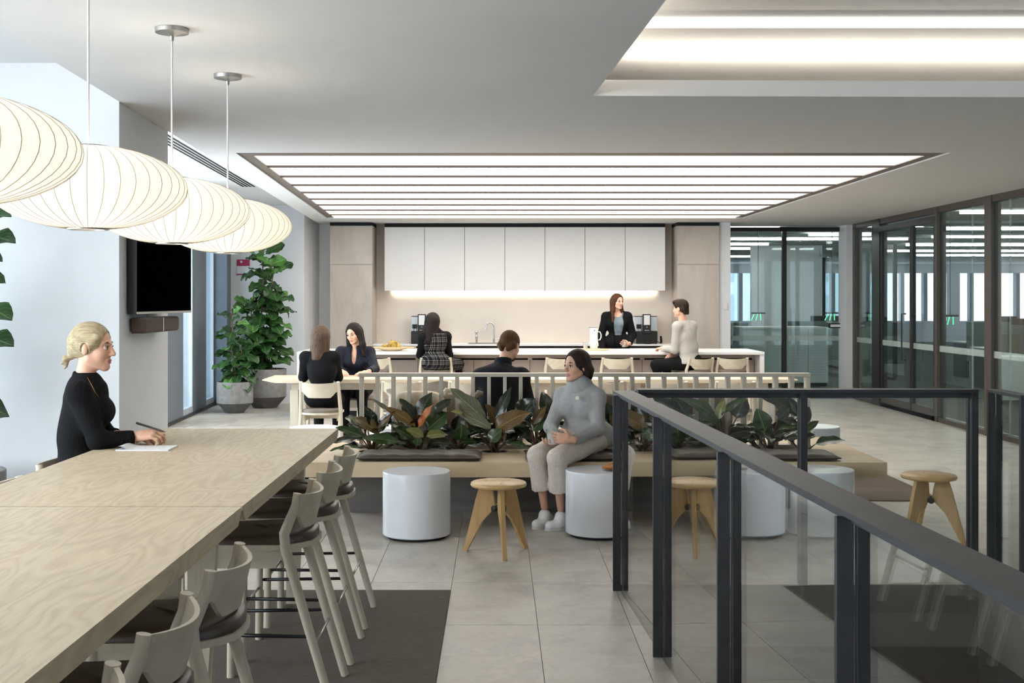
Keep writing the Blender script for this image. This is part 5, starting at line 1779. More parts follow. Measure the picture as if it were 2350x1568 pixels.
# ---- woman on the bench
J = dict(pelvis=(.64, 8.86, .615), neck=(.605, 8.84, .955), sh_r=(.485, 8.915, .89), sh_l=(.722, 8.765, .89), el_r=pt(1264, 980, 8.76), wr_r=pt(1284, 1020, 8.48), el_l=pt(1372, 985, 8.64), wr_l=pt(1312, 1013, 8.43),
         hip_r=(.565, 8.90, .585), hip_l=(.71, 8.80, .585), kn_r=pt(1234, 1046, 8.42), kn_l=pt(1278, 1052, 8.31), an_r=pt(1250, 1166, 8.47), an_l=pt(1287, 1168, 8.40), toe_r=pt(1231, 1205, 8.42), toe_l=pt(1262, 1209, 8.37))
c = pt(1323, 840, 8.78); fw = (-.80, -.60, .03); fr = frame_of(fw)
P, S, w = hair_cap(c, fr, 1.0, grow=.010)
hp = P + [cap(w(0, -.095, -.045), w(0, -.125, -.06), .034, .028, .02), cap(w(.070, -.005, .045), w(.080, -.04, -.05), .018, .022, .02), cap(w(-.070, -.005, .045), w(-.080, -.04, -.05), .018, .022, .02), cap(w(.05, -.07, -.03), w(.0, -.10, -.085), .045, .03, .03), cap(w(-.05, -.07, -.03), w(.0, -.10, -.085), .045, .03, .03)]
top = torso_prims(J, .020) + arm(J, 'r', .013, upto=.86) + arm(J, 'l', .013, upto=.86) + [ell((.67, 8.88, .60), (.20, .17, .13))]
roll = [cap((.605, 8.835, .935), (.602, 8.828, .955), .098, .100, .008), cap((.600, 8.82, .978), (.594, 8.812, 1.000), .088, .080, .008)]
cuffs = []
for s_ in 'lr':
    a, b = Vector(J['el_' + s_]), Vector(J['wr_' + s_]); d = (b - a).normalized(); e = a.lerp(b, .84)
    cuffs += [('cuff', [cap(e - d * .02, e + d * .035, .041, .038, cut=(e + d * .03, d))], dict(res=.006), m_rib('grey_cuff', '#a3a2a0', 60, 'x', .5))]
def trouser(hp_, kn, an, hem=.64):
    hp_, kn, an = Vector(hp_), Vector(kn), Vector(an); e = kn.lerp(an, hem); d = (an - kn).normalized()
    return [cap(hp_, kn, .102, .072, .05), cap(kn, e + d * .06, .066, .076, .03, cut=(e, d))]
hl_ = hand_prims(Vector((.512, 8.385, .628)), (-1, .05, .10), (-.05, 1, .05), -1, (.45, .5, .55, .6), .5, 1.0, .06, .15)
hr_ = hand_prims(Vector((.455, 8.50, .585)), (-.85, -.45, -.05), (.1, .1, 1), 1, (.35, .35, .4, .4), .3)
o, fr_, _ = person('woman in a grey roll-neck jumper seated on the bench holding a coffee glass', J, (c, fw, UPZ, 1.0), [hl_, hr_],
    [('jumper', top, dict(res=.011, k=.045, planes=[keep_above(.515)]), GREY), ('roll_neck', roll, dict(res=.007, k=.012), GREY)] + cuffs +
    [('trousers', trouser(J['hip_r'], J['kn_r'], J['an_r']) + [(p_[0], p_[1], p_[2], .008) for p_ in trouser(J['hip_l'], J['kn_l'], J['an_l'])] + [ell((.64, 8.86, .60), (.17, .15, .10))], dict(res=.009, k=.035), CREAM),
     ('shoe', shoe(J['an_r'], J['toe_r']), dict(res=.006, k=.02, planes=[keep_above(.016)]), M['white_shoe'] if 'white_shoe' in M else M.setdefault('white_shoe', m_plain('white_leather', '#dcdad6', .45, var=.03))),
     ('shoe', shoe(J['an_l'], J['toe_l']), dict(res=.006, k=.02, planes=[keep_above(.016)]), M['white_shoe'])],
    [('hair', hp, dict(res=.005, k=.02, subs=S), HD)], skin='skin_m', hres=.0036)
for s_ in 'lr':
    an, to = Vector(J['an_' + s_]), Vector(J['toe_' + s_]); d = (to - an); d.z = 0; d.normalize(); sd = d.cross(Vector((0, 0, 1)))
    h0, t0 = Vector((an.x, an.y, 0)) - d * .045, Vector((to.x, to.y, 0))
    ol = []
    for k in range(24):
        a = 2 * math.pi * k / 24
        u = (1 - math.cos(a)) / 2
        cpos = h0.lerp(t0, u) + d * (.038 * -math.cos(a))
        ol.append((cpos + sd * math.sin(a) * (.040 if u > .4 else .037)))
    so = MB().prism([(p.x - o.location.x, p.y - o.location.y) for p in ol], .001, .020)
    so.build('shoe_sole', m_plain('shoe_sole', '#c9c6c0', .6), o, True, 40)
    for k in range(5):
        u = .42 + k * .085
        b = h0.lerp(t0, u); z = .098 - k * .008
        lc_ = MB().tube([tuple(b + sd * .026 + Vector((0, 0, z - .014)) - o.location), tuple(b + Vector((0, 0, z + .004)) - o.location), tuple(b - sd * .026 + Vector((0, 0, z - .014)) - o.location)], .0028, 6)
        lc_.build('shoelace', M['cab_white'], o, True)
br = MB().lathe([(0, 0), (.014, 0), (.015, .002), (.012, .004), (0, .005)], 18, cap=False).build('brooch', m_plain('cream_enamel', '#d8d3bd', .3), o, True, 40, pt(1325, 914, 8.665) - o.location)
br.rotation_euler = (R(85), 0, R(-25))

# ---- man in a dark overshirt sitting behind the screen
J = dict(pelvis=(.02, 9.84, .585), spine=(.01, 9.80, .72), chest=(.015, 9.84, .90), neck=pt(1153, 842, 9.92), sh_l=pt(1103, 866, 9.87), sh_r=pt(1196, 864, 9.90), el_l=pt(1092, 940, 10.0), wr_l=pt(1112, 958, 10.25), el_r=pt(1216, 940, 10.0), wr_r=pt(1196, 962, 10.25),
         hip_l=(-.08, 9.88, .56), hip_r=(.12, 9.88, .56), kn_l=(-.13, 10.33, .53), kn_r=(.20, 10.33, .53), an_l=(-.13, 10.36, .10), an_r=(.20, 10.36, .10), toe_l=(-.13, 10.52, .04), toe_r=(.20, 10.52, .04))
c = pt(1170, 793, 9.99); fw = (.42, .85, -.38); up = (.10, .2, 1); fr = frame_of(fw, up)
P, S, w = hair_cap(c, fr, 1.0, grow=.007)
hp = [ell(w(0, -.016, .034), (.081, .100, .090), fr), cap(w(.05, -.06, -.02), w(.03, -.08, -.06), .035, .02, .02), cap(w(-.05, -.06, -.02), w(-.03, -.08, -.06), .035, .02, .02)]
ears = [ell(w(q * .085, .0, -.02), (.026, .036, .045), fr, .008) for q in (-1, 1)]
beard = [cap(w(-.050, .005, -.05), w(-.016, .066, -.092), .021, .020, .02), cap(w(.050, .005, -.05), w(.016, .066, -.092), .021, .020, .02), ell(w(0, .066, -.095), (.026, .022, .022), fr)]
top = torso_prims(J, .028, False) + arm(J, 'r', .018, upto=.9) + arm(J, 'l', .018, upto=.9) + [ell((.02, 9.82, .56), (.20, .14, .12))]
hl_ = hand_prims(J['wr_l'], (.6, .8, -.2), (.5, 0, -.5), -1); hr_ = hand_prims(J['wr_r'], (-.6, .8, -.2), (-.5, 0, -.5), 1)
person('man in a black overshirt seen from behind on the bench', J, (c, fw, up, 1.0), [hl_, hr_],
    [('overshirt', top, dict(res=.011, k=.05, planes=[keep_above(.462)]), CHAR),
     ('collar', [cap(pt(1153, 842, 9.92), pt(1157, 816, 9.94), .078, .066)], dict(res=.007, planes=[(pt(1157, 824, 9.94), Vector((.05, .3, 1)).normalized())]), CHAR),
     ('trousers', leg(J, 'r', .01) + leg(J, 'l', .01), dict(res=.014, k=.04), TROU), ('shoe', shoe(J['an_r'], J['toe_r']), dict(res=.009), TROU), ('shoe', shoe(J['an_l'], J['toe_l']), dict(res=.009), TROU)],
    [('hair', hp, dict(res=.0045, k=.015, subs=[ell(w(0, .118, -.04), (.075, .085, .105), fr, .006)] + ears), HR), ('beard', beard, dict(res=.0045, k=.015), HR)], male=True, hres=.0042)

# ---- woman in black with her back turned
J = dict(pelvis=(-1.83, 12.62, .585), neck=(-1.845, 12.66, 1.045), sh_l=pt(701, 820, 12.66), sh_r=pt(768, 820, 12.66), el_l=pt(696, 866, 12.78), wr_l=pt(708, 861, 13.10), el_r=pt(776, 866, 12.80), wr_r=pt(768, 861, 13.12),
         hip_l=(-1.92, 12.65, .565), hip_r=(-1.74, 12.65, .565), kn_l=(-1.93, 13.06, .53), kn_r=(-1.73, 13.06, .53), an_l=(-1.93, 13.0, .10), an_r=(-1.73, 13.0, .10), toe_l=(-1.93, 13.16, .04), toe_r=(-1.73, 13.16, .04))
c = pt(738, 774, 12.70); fw = (.25, .96, -.05); fr = frame_of(fw)
P, S, w = hair_cap(c, fr, 1.0, grow=.016)
hp = P + [cap(w(0, -.075, .0), w(0, -.098, -.215), .075, .062, .04), cap(w(.06, -.03, .0), w(.075, -.045, -.21), .042, .034, .04), cap(w(-.06, -.03, .0), w(-.078, -.045, -.21), .042, .034, .04)]
top = torso_prims(J, .014) + arm(J, 'r', .012, upto=.95) + arm(J, 'l', .012, upto=.95)
person('woman in black with ash brown hair, her back to the camera', J, (c, fw, UPZ, 1.0), [hand_prims(J['wr_l'], (.3, .9, 0), (0, 0, -1), -1), hand_prims(J['wr_r'], (-.3, .9, 0), (0, 0, -1), 1)],
    [('jumper', top + [ell((-1.83, 12.62, .58), (.19, .15, .13))], dict(res=.012, k=.04, planes=[keep_above(.475)]), BLK2), ('trousers', leg(J, 'r', .012) + leg(J, 'l', .012), dict(res=.014, k=.04), TROU),
     ('shoe', shoe(J['an_r'], J['toe_r']), dict(res=.01), TROU), ('shoe', shoe(J['an_l'], J['toe_l']), dict(res=.01), TROU)],
    [('hair', hp, dict(res=.007, k=.03, subs=S, planes=[(w(0, 0, -.245), -fr[2])]), HA)], res=.013, hres=.005)

# ---- woman in a navy blouse facing the camera
J = dict(pelvis=(-1.64, 14.16, .585), neck=(-1.66, 14.10, 1.035), sh_r=pt(783, 808, 14.1), sh_l=pt(848, 808, 14.1), el_r=pt(777, 846, 13.95), wr_r=pt(786, 854, 13.62), el_l=pt(860, 847, 13.92), wr_l=pt(842, 855, 13.60),
         hip_r=(-1.73, 14.12, .565), hip_l=(-1.55, 14.12, .565), kn_r=(-1.74, 13.72, .53), kn_l=(-1.54, 13.72, .53), an_r=(-1.74, 13.78, .10), an_l=(-1.54, 13.78, .10), toe_r=(-1.74, 13.62, .04), toe_l=(-1.54, 13.62, .04))
c = pt(812, 766, 14.03); fw = (-.42, -.85, -.22); up = (-.16, -.1, 1); fr = frame_of(fw, up)
P, S, w = hair_cap(c, fr, 1.0, grow=.014)
hp = P + [cap(w(.07, .0, .03), w(.105, .01, -.20), .03, .034, .03), cap(w(-.075, -.0, .03), w(-.11, .03, -.13), .030, .034, .03), cap(w(-.11, .03, -.13), w(-.12, .06, -.26), .034, .018, .03), cap(w(0, -.08, 0), w(0, -.09, -.2), .07, .06, .03)]
top = torso_prims(J, .018) + arm(J, 'r', .016, upto=.88) + arm(J, 'l', .016, upto=.70)
vneck = [ell(Vector(J['neck']) + Vector((-.01, -.10, -.05)), (.030, .10, .14), None, .01)]
hl_ = hand_prims(J['wr_l'], (-.95, -.2, -.05), (0, .1, -1), -1, (.3, .35, .4, .45), .3); hr_ = hand_prims(J['wr_r'], (.3, -.9, .0), (0, 0, -1), 1)
o, fr_, _ = person('woman in a navy blouse looking down at the low table', J, (c, fw, up, 1.0), [hl_, hr_],
    [('blouse', top, dict(res=.011, k=.04, subs=vneck, planes=[keep_above(.50)]), NAVY), ('trousers', [ell(J['pelvis'], (.175, .14, .12))] + leg(J, 'r', .012) + leg(J, 'l', .012), dict(res=.014, k=.04), TROU),
     ('shoe', shoe(J['an_r'], J['toe_r']), dict(res=.01), TROU), ('shoe', shoe(J['an_l'], J['toe_l']), dict(res=.01), TROU)],
    [('hair', hp, dict(res=.0055, k=.025, subs=S), HK)], res=.013, hres=.0042)
b_ = MB().lathe([(.026, -.004), (.030, -.004), (.030, .004), (.026, .004), (.026, -.004)], 20, cap=False).build('bracelet', M['nickel'], o, True, 30, Vector(J['wr_l']) + Vector((.02, .005, 0)) - o.location)
b_.rotation_euler = (0, R(90), R(-15))

# ---- woman in a plaid pinafore at the island bar
J = dict(pelvis=(-.83, 15.95, .785), neck=(-.83, 15.97, 1.205), sh_l=pt(971, 775, 15.88), sh_r=pt(1024, 773, 16.03), el_l=pt(964, 815, 16.05), wr_l=pt(985, 801, 16.36), el_r=pt(1031, 815, 16.12), wr_r=pt(1010, 801, 16.40),
         hip_l=(-.90, 15.98, .765), hip_r=(-.74, 15.92, .765), kn_l=(-.66, 16.38, .73), kn_r=(-.53, 16.27, .73), an_l=(-.62, 16.38, .36), an_r=(-.50, 16.30, .36), toe_l=(-.55, 16.46, .30), toe_r=(-.43, 16.42, .30))
c = pt(994, 740, 15.99); fw = (.35, .93, -.12); fr = frame_of(fw)
P, S, w = hair_cap(c, fr, 1.0, grow=.018)
hp = P + [cap(w(0, -.07, .0), w(-.02, -.10, -.25), .078, .070, .04), cap(w(.06, -.03, .0), w(.062, -.055, -.24), .042, .038, .04), cap(w(-.06, -.03, .0), w(-.10, -.055, -.26), .042, .040, .04)]
sleeves = arm(J, 'r', .012, upto=.97) + arm(J, 'l', .012, upto=.97) + [cap(Vector(J['sh_l']), Vector(J['sh_r']), .058)]
dress = torso_prims(J, .016) + [ell(J['pelvis'], (.19, .15, .13)), cap(J['hip_l'], J['kn_l'], .10, .082, .05), cap(J['hip_r'], J['kn_r'], .10, .082, .05)]
person('woman in a black and white plaid pinafore at the island bar', J, (c, fw, UPZ, 1.0), [hand_prims(J['wr_l'], (.5, .85, 0), (0, 0, -1), -1), hand_prims(J['wr_r'], (-.3, .9, 0), (0, 0, -1), 1)],
    [('top', sleeves + torso_prims(J, .006), dict(res=.012, k=.03, planes=[keep_above(.80)]), BLK2), ('pinafore', dress, dict(res=.012, k=.04, planes=[(Vector((-.83, 15.95, 1.155)), Vector((0, 0, 1)))]), m_plaid('plaid_wool')), ('tights', leg(J, 'r', .002) + leg(J, 'l', .002), dict(res=.013, k=.04), TROU)],
    [('hair', hp, dict(res=.007, k=.03, subs=S, planes=[(w(0, 0, -.30), -fr[2])]), HK)], res=.013, hres=.005)

# ---- standing woman behind the island bar
Y = 17.9
J = dict(pelvis=(1.78, Y + .03, .97), neck=(1.775, Y + .02, 1.425), sh_r=pt(1391, 727, Y), sh_l=pt(1440, 727, Y), el_r=pt(1379, 772, Y + .02), wr_r=pt(1384, 806, Y - .12), el_l=pt(1452, 770, Y + .02), wr_l=pt(1444, 789, Y - .26),
         hip_r=(1.69, Y + .03, .92), hip_l=(1.87, Y + .03, .92), kn_r=(1.69, Y, .50), kn_l=(1.87, Y, .50), an_r=(1.69, Y + .03, .09), an_l=(1.87, Y + .03, .09), toe_r=(1.68, Y - .12, .035), toe_l=(1.88, Y - .12, .035))
c = pt(1417, 693, Y - .03); fw = (.55, -.83, .02); up = (.07, 0, 1); fr = frame_of(fw, up)
P, S, w = hair_cap(c, fr, 1.0, grow=.012)
hp = P + [cap(w(.068, .0, .03), w(.085, .0, -.13), .024, .030, .03), cap(w(.085, .0, -.13), w(.10, .03, -.30), .030, .014, .03), cap(w(-.068, .0, .03), w(-.08, .0, -.13), .024, .030, .03), cap(w(-.08, .0, -.13), w(-.085, .05, -.27), .030, .014, .03), cap(w(0, -.08, 0), w(0, -.075, -.2), .065, .055, .03)]
tee = torso_prims(J, .004)
ch = Vector(J['neck']) + Vector((0, 0, -.20))
bl_ = torso_prims(J, .022) + arm(J, 'r', .020, upto=.98) + arm(J, 'l', .020, upto=.94) + [ell(J['pelvis'], (.20, .15, .14))]
gap = [ell(ch + Vector((.01, -.17, -.06)), (.075, .16, .42), None, .015), ell(Vector(J['neck']) + Vector((.01, -.06, .0)), (.075, .09, .14), None, .01)]
hl_ = hand_prims(Vector((1.925, 17.66, .945)), (-.75, -.62, .06), (-.62, .75, 0), -1, (.7, .7, .75, .8), .5); hr_ = hand_prims(J['wr_r'], (.1, -.2, -1), (.9, 0, 0), 1)
person('smiling woman in a black blazer standing behind the island bar', J, (c, fw, up, 1.0), [hl_, hr_],
    [('tee', tee, dict(res=.010, k=.04, subs=[ell(Vector(J['neck']) + Vector((.0, -.07, -.01)), (.07, .08, .075), None, .01)], planes=[keep_above(.98)]), BLUE), ('blazer', bl_, dict(res=.010, k=.035, subs=gap, planes=[keep_above(.88)]), BLK2), ('trousers', [ell(J['pelvis'], (.172, .13, .13))] + leg(J, 'r', .012) + leg(J, 'l', .012), dict(res=.013, k=.04), TROU),
     ('shoe', shoe(J['an_r'], J['toe_r']), dict(res=.01), TROU), ('shoe', shoe(J['an_l'], J['toe_l']), dict(res=.01), TROU)],
    [('hair', hp, dict(res=.0055, k=.025, subs=S), HM)], res=.012, hres=.0040, smile=True)

# ---- man in a light jumper at the island bar
J = dict(pelvis=(2.53, 15.93, .79), spine=(2.52, 15.92, .96), chest=(2.48, 15.91, 1.14), neck=(2.44, 15.90, 1.30), sh_l=(2.35, 15.79, 1.25), sh_r=(2.58, 16.03, 1.25), el_l=pt(1548, 803, 15.84), wr_l=pt(1522, 800, 16.27), el_r=(2.62, 16.22, 1.0), wr_r=pt(1540, 812, 16.12),
         hip_l=(2.45, 15.88, .765), hip_r=(2.55, 16.02, .765), kn_l=(2.10, 16.02, .735), kn_r=(2.28, 16.36, .735), an_l=(2.20, 16.12, .33), an_r=(2.33, 16.36, .33), toe_l=(2.08, 16.22, .29), toe_r=(2.22, 16.46, .29))
c = pt(1562, 709, 15.9); fw = (-.80, .60, .0); fr = frame_of(fw)
P, S, w = hair_cap(c, fr, 1.0, grow=.010)
hp = [ell(w(0, -.014, .038), (.083, .101, .094), fr), cap(w(-.03, .075, .085), w(.03, .05, .105), .028, .026, .03), cap(w(.05, -.06, -.01), w(.03, -.085, -.055), .035, .022, .02), cap(w(-.05, -.06, -.01), w(-.03, -.085, -.055), .035, .022, .02)]
ears = [ell(w(q * .085, .0, -.02), (.026, .034, .045), fr, .008) for q in (-1, 1)]
top = torso_prims(J, .020, False) + arm(J, 'r', .016, upto=.9) + arm(J, 'l', .016, upto=.95)
person('man in a light oatmeal jumper leaning on the island bar', J, (c, fw, UPZ, 1.02), [hand_prims(J['wr_l'], (-.6, .7, 0), (0, 0, -1), -1), hand_prims(J['wr_r'], (-.5, .0, -.8), (.3, .9, 0), 1)],
    [('jumper', top, dict(res=.011, k=.05, planes=[keep_above(.755)]), OFFW), ('trousers', [ell(J['pelvis'], (.175, .15, .12))] + leg(J, 'r', .012) + leg(J, 'l', .012), dict(res=.013, k=.04), TROU),
     ('shoe', [cap(J['an_l'], J['toe_l'], .042, .036)], dict(res=.01), TROU), ('shoe', [cap(J['an_r'], J['toe_r'], .042, .036)], dict(res=.01), TROU)],
    [('hair', hp, dict(res=.0048, k=.02, subs=[ell(w(0, .118, -.04), (.075, .085, .105), fr, .006)] + ears), HD)], male=True, res=.013, hres=.0042)
# ------------------------------------------------------------------ television and speaker on the column
tv = empty('television', (-2.29, 8.1, 1.5)); tag(tv, 'black flat television mounted on the column', 'television')
def tvx(y): return -2.275 + .075 * (y - 7.6) / 1.06
scr = m_plain('tv_screen', '#030304', .2, var=.02, spec=.0)
off(MB().prism([(tvx(7.6) - .055, 7.6), (tvx(7.6), 7.6), (tvx(8.66), 8.66), (tvx(8.66) - .055, 8.66)], 1.508, 2.17), tv).build('casing', M['black'], tv)
off(MB().prism([(tvx(7.6) + .0005, 7.61), (tvx(7.6) + .003, 7.61), (tvx(8.66) + .003, 8.65), (tvx(8.66) + .0005, 8.65)], 1.525, 2.16), tv).build('screen', scr, tv)
off(MB().prism([(tvx(7.6) + .0005, 7.605), (tvx(7.6) + .005, 7.605), (tvx(8.66) + .005, 8.655), (tvx(8.66) + .0005, 8.655)], 1.509, 1.521), tv).build('trim', M['nickel'], tv)
off(MB().box(-2.344, -2.31, 7.7, 8.45, 1.55, 2.1), tv).build('wall_bracket', M['black'], tv)
sb = empty('speaker', (-2.28, 8.0, 1.38)); tag(sb, 'brown fabric bar speaker mounted below the television', 'speaker')
fab = m_plain('brown_speaker_fabric', '#5b4d43', .9, var=.06, bump=.4, bscale=300)
off(MB().box(-2.335, -2.235, 7.66, 8.48, 1.385, 1.485, .014), sb).build('body', fab, sb, True, 30)
off(MB().box(-2.2349, -2.2325, 8.06, 8.075, 1.39, 1.48), sb).build('chrome_strip', M['chrome'], sb)
off(MB().box(-2.352, -2.336, 7.9, 8.2, 1.40, 1.47), sb).build('bracket', M['black'], sb)

# pink and white notice behind the tall fig
po = empty('notice', (-4.0, 18.655, 2.1)); tag(po, 'white and crimson notice on the wall behind the tall fig', 'poster')
pm_ = m_plain('crimson_print', '#a3214f', .6, var=.02)
MB().box(-.03, .17, -.006, -.001, -.13, .13).build('sheet', M['wall'], po)
MB().box(-.03, .17, -.008, -.0061, .02, .12).build('crimson_block', pm_, po)
MB().box(-.03, .17, -.008, -.0061, -.12, -.10).build('crimson_line', pm_, po)
MB().lathe([(0, 0), (.02, 0), (.02, .001), (0, .001)], 16, cap=False).build('white_mark', M['wall'], po, loc=(.04, -.0085, .085)).rotation_euler = (R(90), 0, 0)

# light switch right of the kitchen
sw = empty('light_switch', (3.60, 19.049, 1.5)); tag(sw, 'white light switch on the wall right of the kitchen', 'switch')
MB().box(-.035, .035, -.012, -.0005, -.06, .06, .004).build('plate', M['cab_white'], sw)
MB().box(-.02, .02, -.016, -.0121, -.03, .03, .002).build('rocker', M['wall'], sw)

# ------------------------------------------------------------------ kitchen things
def coffee_machine(x, label, cord):
    r = empty('coffee_machine', (x, 19.3, .90)); tag(r, label, 'coffee machine', 'automatic coffee machines')
    steel = m_plain('silver_panel', '#c7ccd2', .3, .3, var=.01)
    MB().box(-.17, .17, -.20, .20, .0, .20, .008).build('base', M['black'], r)
    MB().box(-.175, .175, -.12, .22, .2005, .43, .006).build('housing', steel, r)
    MB().box(-.175, .175, -.12, .22, .4305, .438).build('lid', M['black'], r)
    tw = MB().box(-.063, .063, -.22, -.1205, .16, .47, .006).build('brew_tower', M['black'], r)
    MB().box(-.048, .048, -.2235, -.2205, .30, .455, .003).build('display', M['wall'], tw)
    MB().lathe([(0, 0), (.014, 0), (.014, .003), (0, .003)], 16, cap=False).build('badge', M['chrome'], tw, loc=(0, -.2205, .265)).rotation_euler = (R(90), 0, 0)
    MB().box(-.035, .035, -.235, -.2005, .205, .225, .003).build('outlet', M['chrome'], tw)
    MB().box(-.05, .05, -.30, -.2005, .0, .018, .003).build('drip_tray', M['black'], r)
    for s in (0, 1):
        MB().box(-.155 + s * .04, -.118 + s * .04, -.15, -.1205, .24, .31, .004).build('milk_valve', M['black'], r)
        MB().tube([(-.137 + s * .04, -.136, .24), (-.137 + s * .04, -.136, .12 if s == 0 else .17)], .006, 8).build('steam_wand', M['chrome'], r, True)
    MB().tube([(-.137, -.136, .17), (-.20, -.12, .12), (-.215, -.05, .03), (-.19, .05, .004)], .004, 6).build('milk_hose', M['cab_white'], r, True)
    if cord:
        MB().tube([(.17, .0, .05), (.22, -.03, .015), (.25, .0, .006), (.27, .1, .006)], .006, 6).build('power_cord', M['black'], r, True)
        MB().tube([(.27, .1, .006), (.272, .12, .05), (.268, .14, .11)], .018, 8).build('plug', M['black'], r, True)
coffee_machine(-1.20, 'coffee machine on the left, partly hidden by the plaid dress woman', False)
coffee_machine(2.36, 'coffee machine on the right, beside the standing woman', True)

tp = empty('kitchen_tap', (-.06, 19.42, .90)); tag(tp, 'chrome gooseneck kitchen tap', 'tap')
arc = [(0, 0, .0), (0, 0, .26)] + [(-.06 + .06 * math.cos(a), 0, .26 + .07 * math.sin(a)) for a in [i * math.pi / 10 for i in range(1, 10)]] + [(-.125, 0, .24), (-.135, 0, .215)]
MB().tube(arc, .011, 12).build('spout', M['chrome'], tp, True, 60)
MB().lathe([(0, 0), (.026, 0), (.026, .006), (.018, .012), (.018, .07), (0, .07)], 20, cap=False).build('base', M['chrome'], tp, True, 40)
MB().tube([(.0, 0, .05), (.05, 0, .065), (.085, 0, .07)], [.010, .009, .007], 10).build('lever', M['chrome'], tp, True, 60)
wt = empty('water_tap', (-.34, 19.42, .90)); tag(wt, 'short chrome filtered water tap left of the gooseneck', 'tap')
MB().lathe([(0, 0), (.022, 0), (.022, .008), (.017, .012), (.017, .13), (.012, .135), (.012, .15), (0, .15)], 20, cap=False).build('body', M['chrome'], wt, True, 40)
MB().ball((0, 0, .175), .026, 16).build('dial', M['chrome'], wt, True)
MB().tube([(0, 0, .11), (0, -.05, .12), (0, -.075, .10)], .007, 8).build('spout', M['chrome'], wt, True)
sk = empty('sink', (-.17, 19.3, .90)); tag(sk, 'stainless steel sink rim set in the back counter', 'sink')
MB().box(-.30, .25, -.18, .20, .0005, .006, .002).build('rim', M['nickel'], sk)
MB().box(-.27, .22, -.15, .06, .0061, .0075).build('basin', m_plain('sink_basin', '#6a6a6a', .3, .9), sk)

# things on the island bar
wb = m_wood('pale_beech', '#c4ab7e', '#e0cba2', 'x', 3, 6, .5, .4)
jg = empty('vacuum_jug', (1.335, 16.75, .918)); tag(jg, 'tall white vacuum jug on the wooden tray', 'jug')
MB().lathe([(0, .0), (.052, 0), (.054, .003), (.054, .285), (.050, .291), (0, .292)], 36, cap=False).build('body', M['cab_white'], jg, True, 35)
MB().box(-.068, .052, -.02, .02, .2925, .298, .002).build('lid', M['black'], jg)
MB().tube([(.053, 0, .235), (.085, 0, .235), (.100, 0, .20), (.100, 0, .16), (.085, 0, .125), (.053, 0, .12)], [.006, .007, .008, .008, .007, .006], 10).build('handle', M['cab_white'], jg, True)
MB().lathe([(0, 0), (.008, 0), (.008, .002), (0, .002)], 12, cap=False).build('mark', M['black'], jg, loc=(.005, -.0545, .255)).rotation_euler = (R(90), 0, 0)
tr = MB().lathe([(0, 0), (.17, 0), (.178, .006), (.178, .014), (.174, .017), (0, .0175)], 40, cap=False).build('serving_tray', wb, None, True, 35, (1.365, 16.74, .9003)); tag(tr, 'round pale wooden tray under the white jug', 'tray')
def tumbler(x, y, z, label, fill=.5, r=.036, h=.09, liquid='#c9b8a4'):
    g = empty('glass_tumbler', (x, y, z)); tag(g, label, 'glass')
    MB().lathe([(0, .0), (r * .9, 0), (r, h), (r - .003, h), (r * .9 - .003, .006), (0, .006)], 24, cap=False).build('cup', M['glass_c'], g, True, 40)
    if fill: MB().lathe([(0, .0065), (r * .9 - .0045, .0065), (r * (.9 + .1 * fill) - .005, h * fill), (0, h * fill)], 24, cap=False).build('drink', m_plain('drink', liquid, .2, var=.02), g, True, 40)
    return g
tumbler(1.215, 16.70, .918, 'glass of pale drink left of the white jug', .55)
tumbler(1.84, 17.56, .905, 'glass tumbler in the hand of the standing woman', .45, liquid='#d7c8ba')

def pear(parent_none, x, y, z, rot, label):
    r = empty('pear', (x, y, z)); tag(r, label, 'pear', 'pears in the long wooden bowl')
    r.rotation_euler = rot
    pmz = M.setdefault('pear', m_plain('pear_skin', '#a98f3f', .45, var=.25, scale=18))
    MB().lathe([(0, -.04), (.022, -.038), (.036, -.02), (.038, 0), (.032, .025), (.020, .045), (.016, .06), (.010, .070), (0, .073)], 20, cap=False).build('fruit', pmz, r, True)
    MB().tube([(0, 0, .07), (.004, 0, .085), (.012, 0, .10)], .0022, 6).build('stalk', M['stem'], r, True)
def long_bowl(x, y, w, label, z=.9003):
    b = empty('wooden_bowl', (x, y, z)); tag(b, label, 'bowl', 'carved pale wooden bowls')
    def f(t):
        def g(u, v):
            a = u * 2 * math.pi
            q = v
            ext = (1 + .55 * abs(math.cos(a)) ** 6)
            rx = w * (.45 + .55 * q ** .6) * (ext if q > .75 else 1 + (ext - 1) * max(0, (q - .4) / .35)) * (1 if t == 0 else .93)
            ry = w * .42 * (.5 + .5 * q ** .6) * (1 if t == 0 else .86)
            return (rx * math.cos(a) * .55, ry * math.sin(a), (.0 if t == 0 else .012) + q * (.055 if t == 0 else .043))
        return g
    m = MB(); m.grid(f(0), 40, 6); m.grid(f(1), 40, 6)
    n1 = 41
    base = len(m.v) // 2
    m.f += [(6 * n1 + i, 6 * n1 + i + 1, base + 6 * n1 + i + 1, base + 6 * n1 + i) for i in range(40)]; m.m += [0] * 40
    m.f += [tuple(range(40))[::-1], tuple(base + i for i in range(40))]; m.m += [0, 0]
    m.build('bowl', wb, b, True, 50)
long_bowl(-1.45, 16.52, .40, 'long carved wooden bowl of pears on the island bar')
for i, (dx, dz, rx) in enumerate(((-.10, .045, 80), (-.03, .05, 20), (.03, .05, -25), (.09, .045, 15), (0.0, .095, -70))):
    pear(None, -1.45 + dx, 16.52 + (i % 2) * .03, .913 + dz, (R(rx), R(20 * (i - 2)), R(i * 70)), ['leftmost pear lying in the long wooden bowl', 'second pear from the left in the long wooden bowl', 'middle pear in the long wooden bowl', 'rightmost pear in the long wooden bowl', 'pear lying on top of the others in the long wooden bowl'][i])
long_bowl(-1.95, 17.0, .22, 'small wooden bowl of fruit behind the woman in navy')
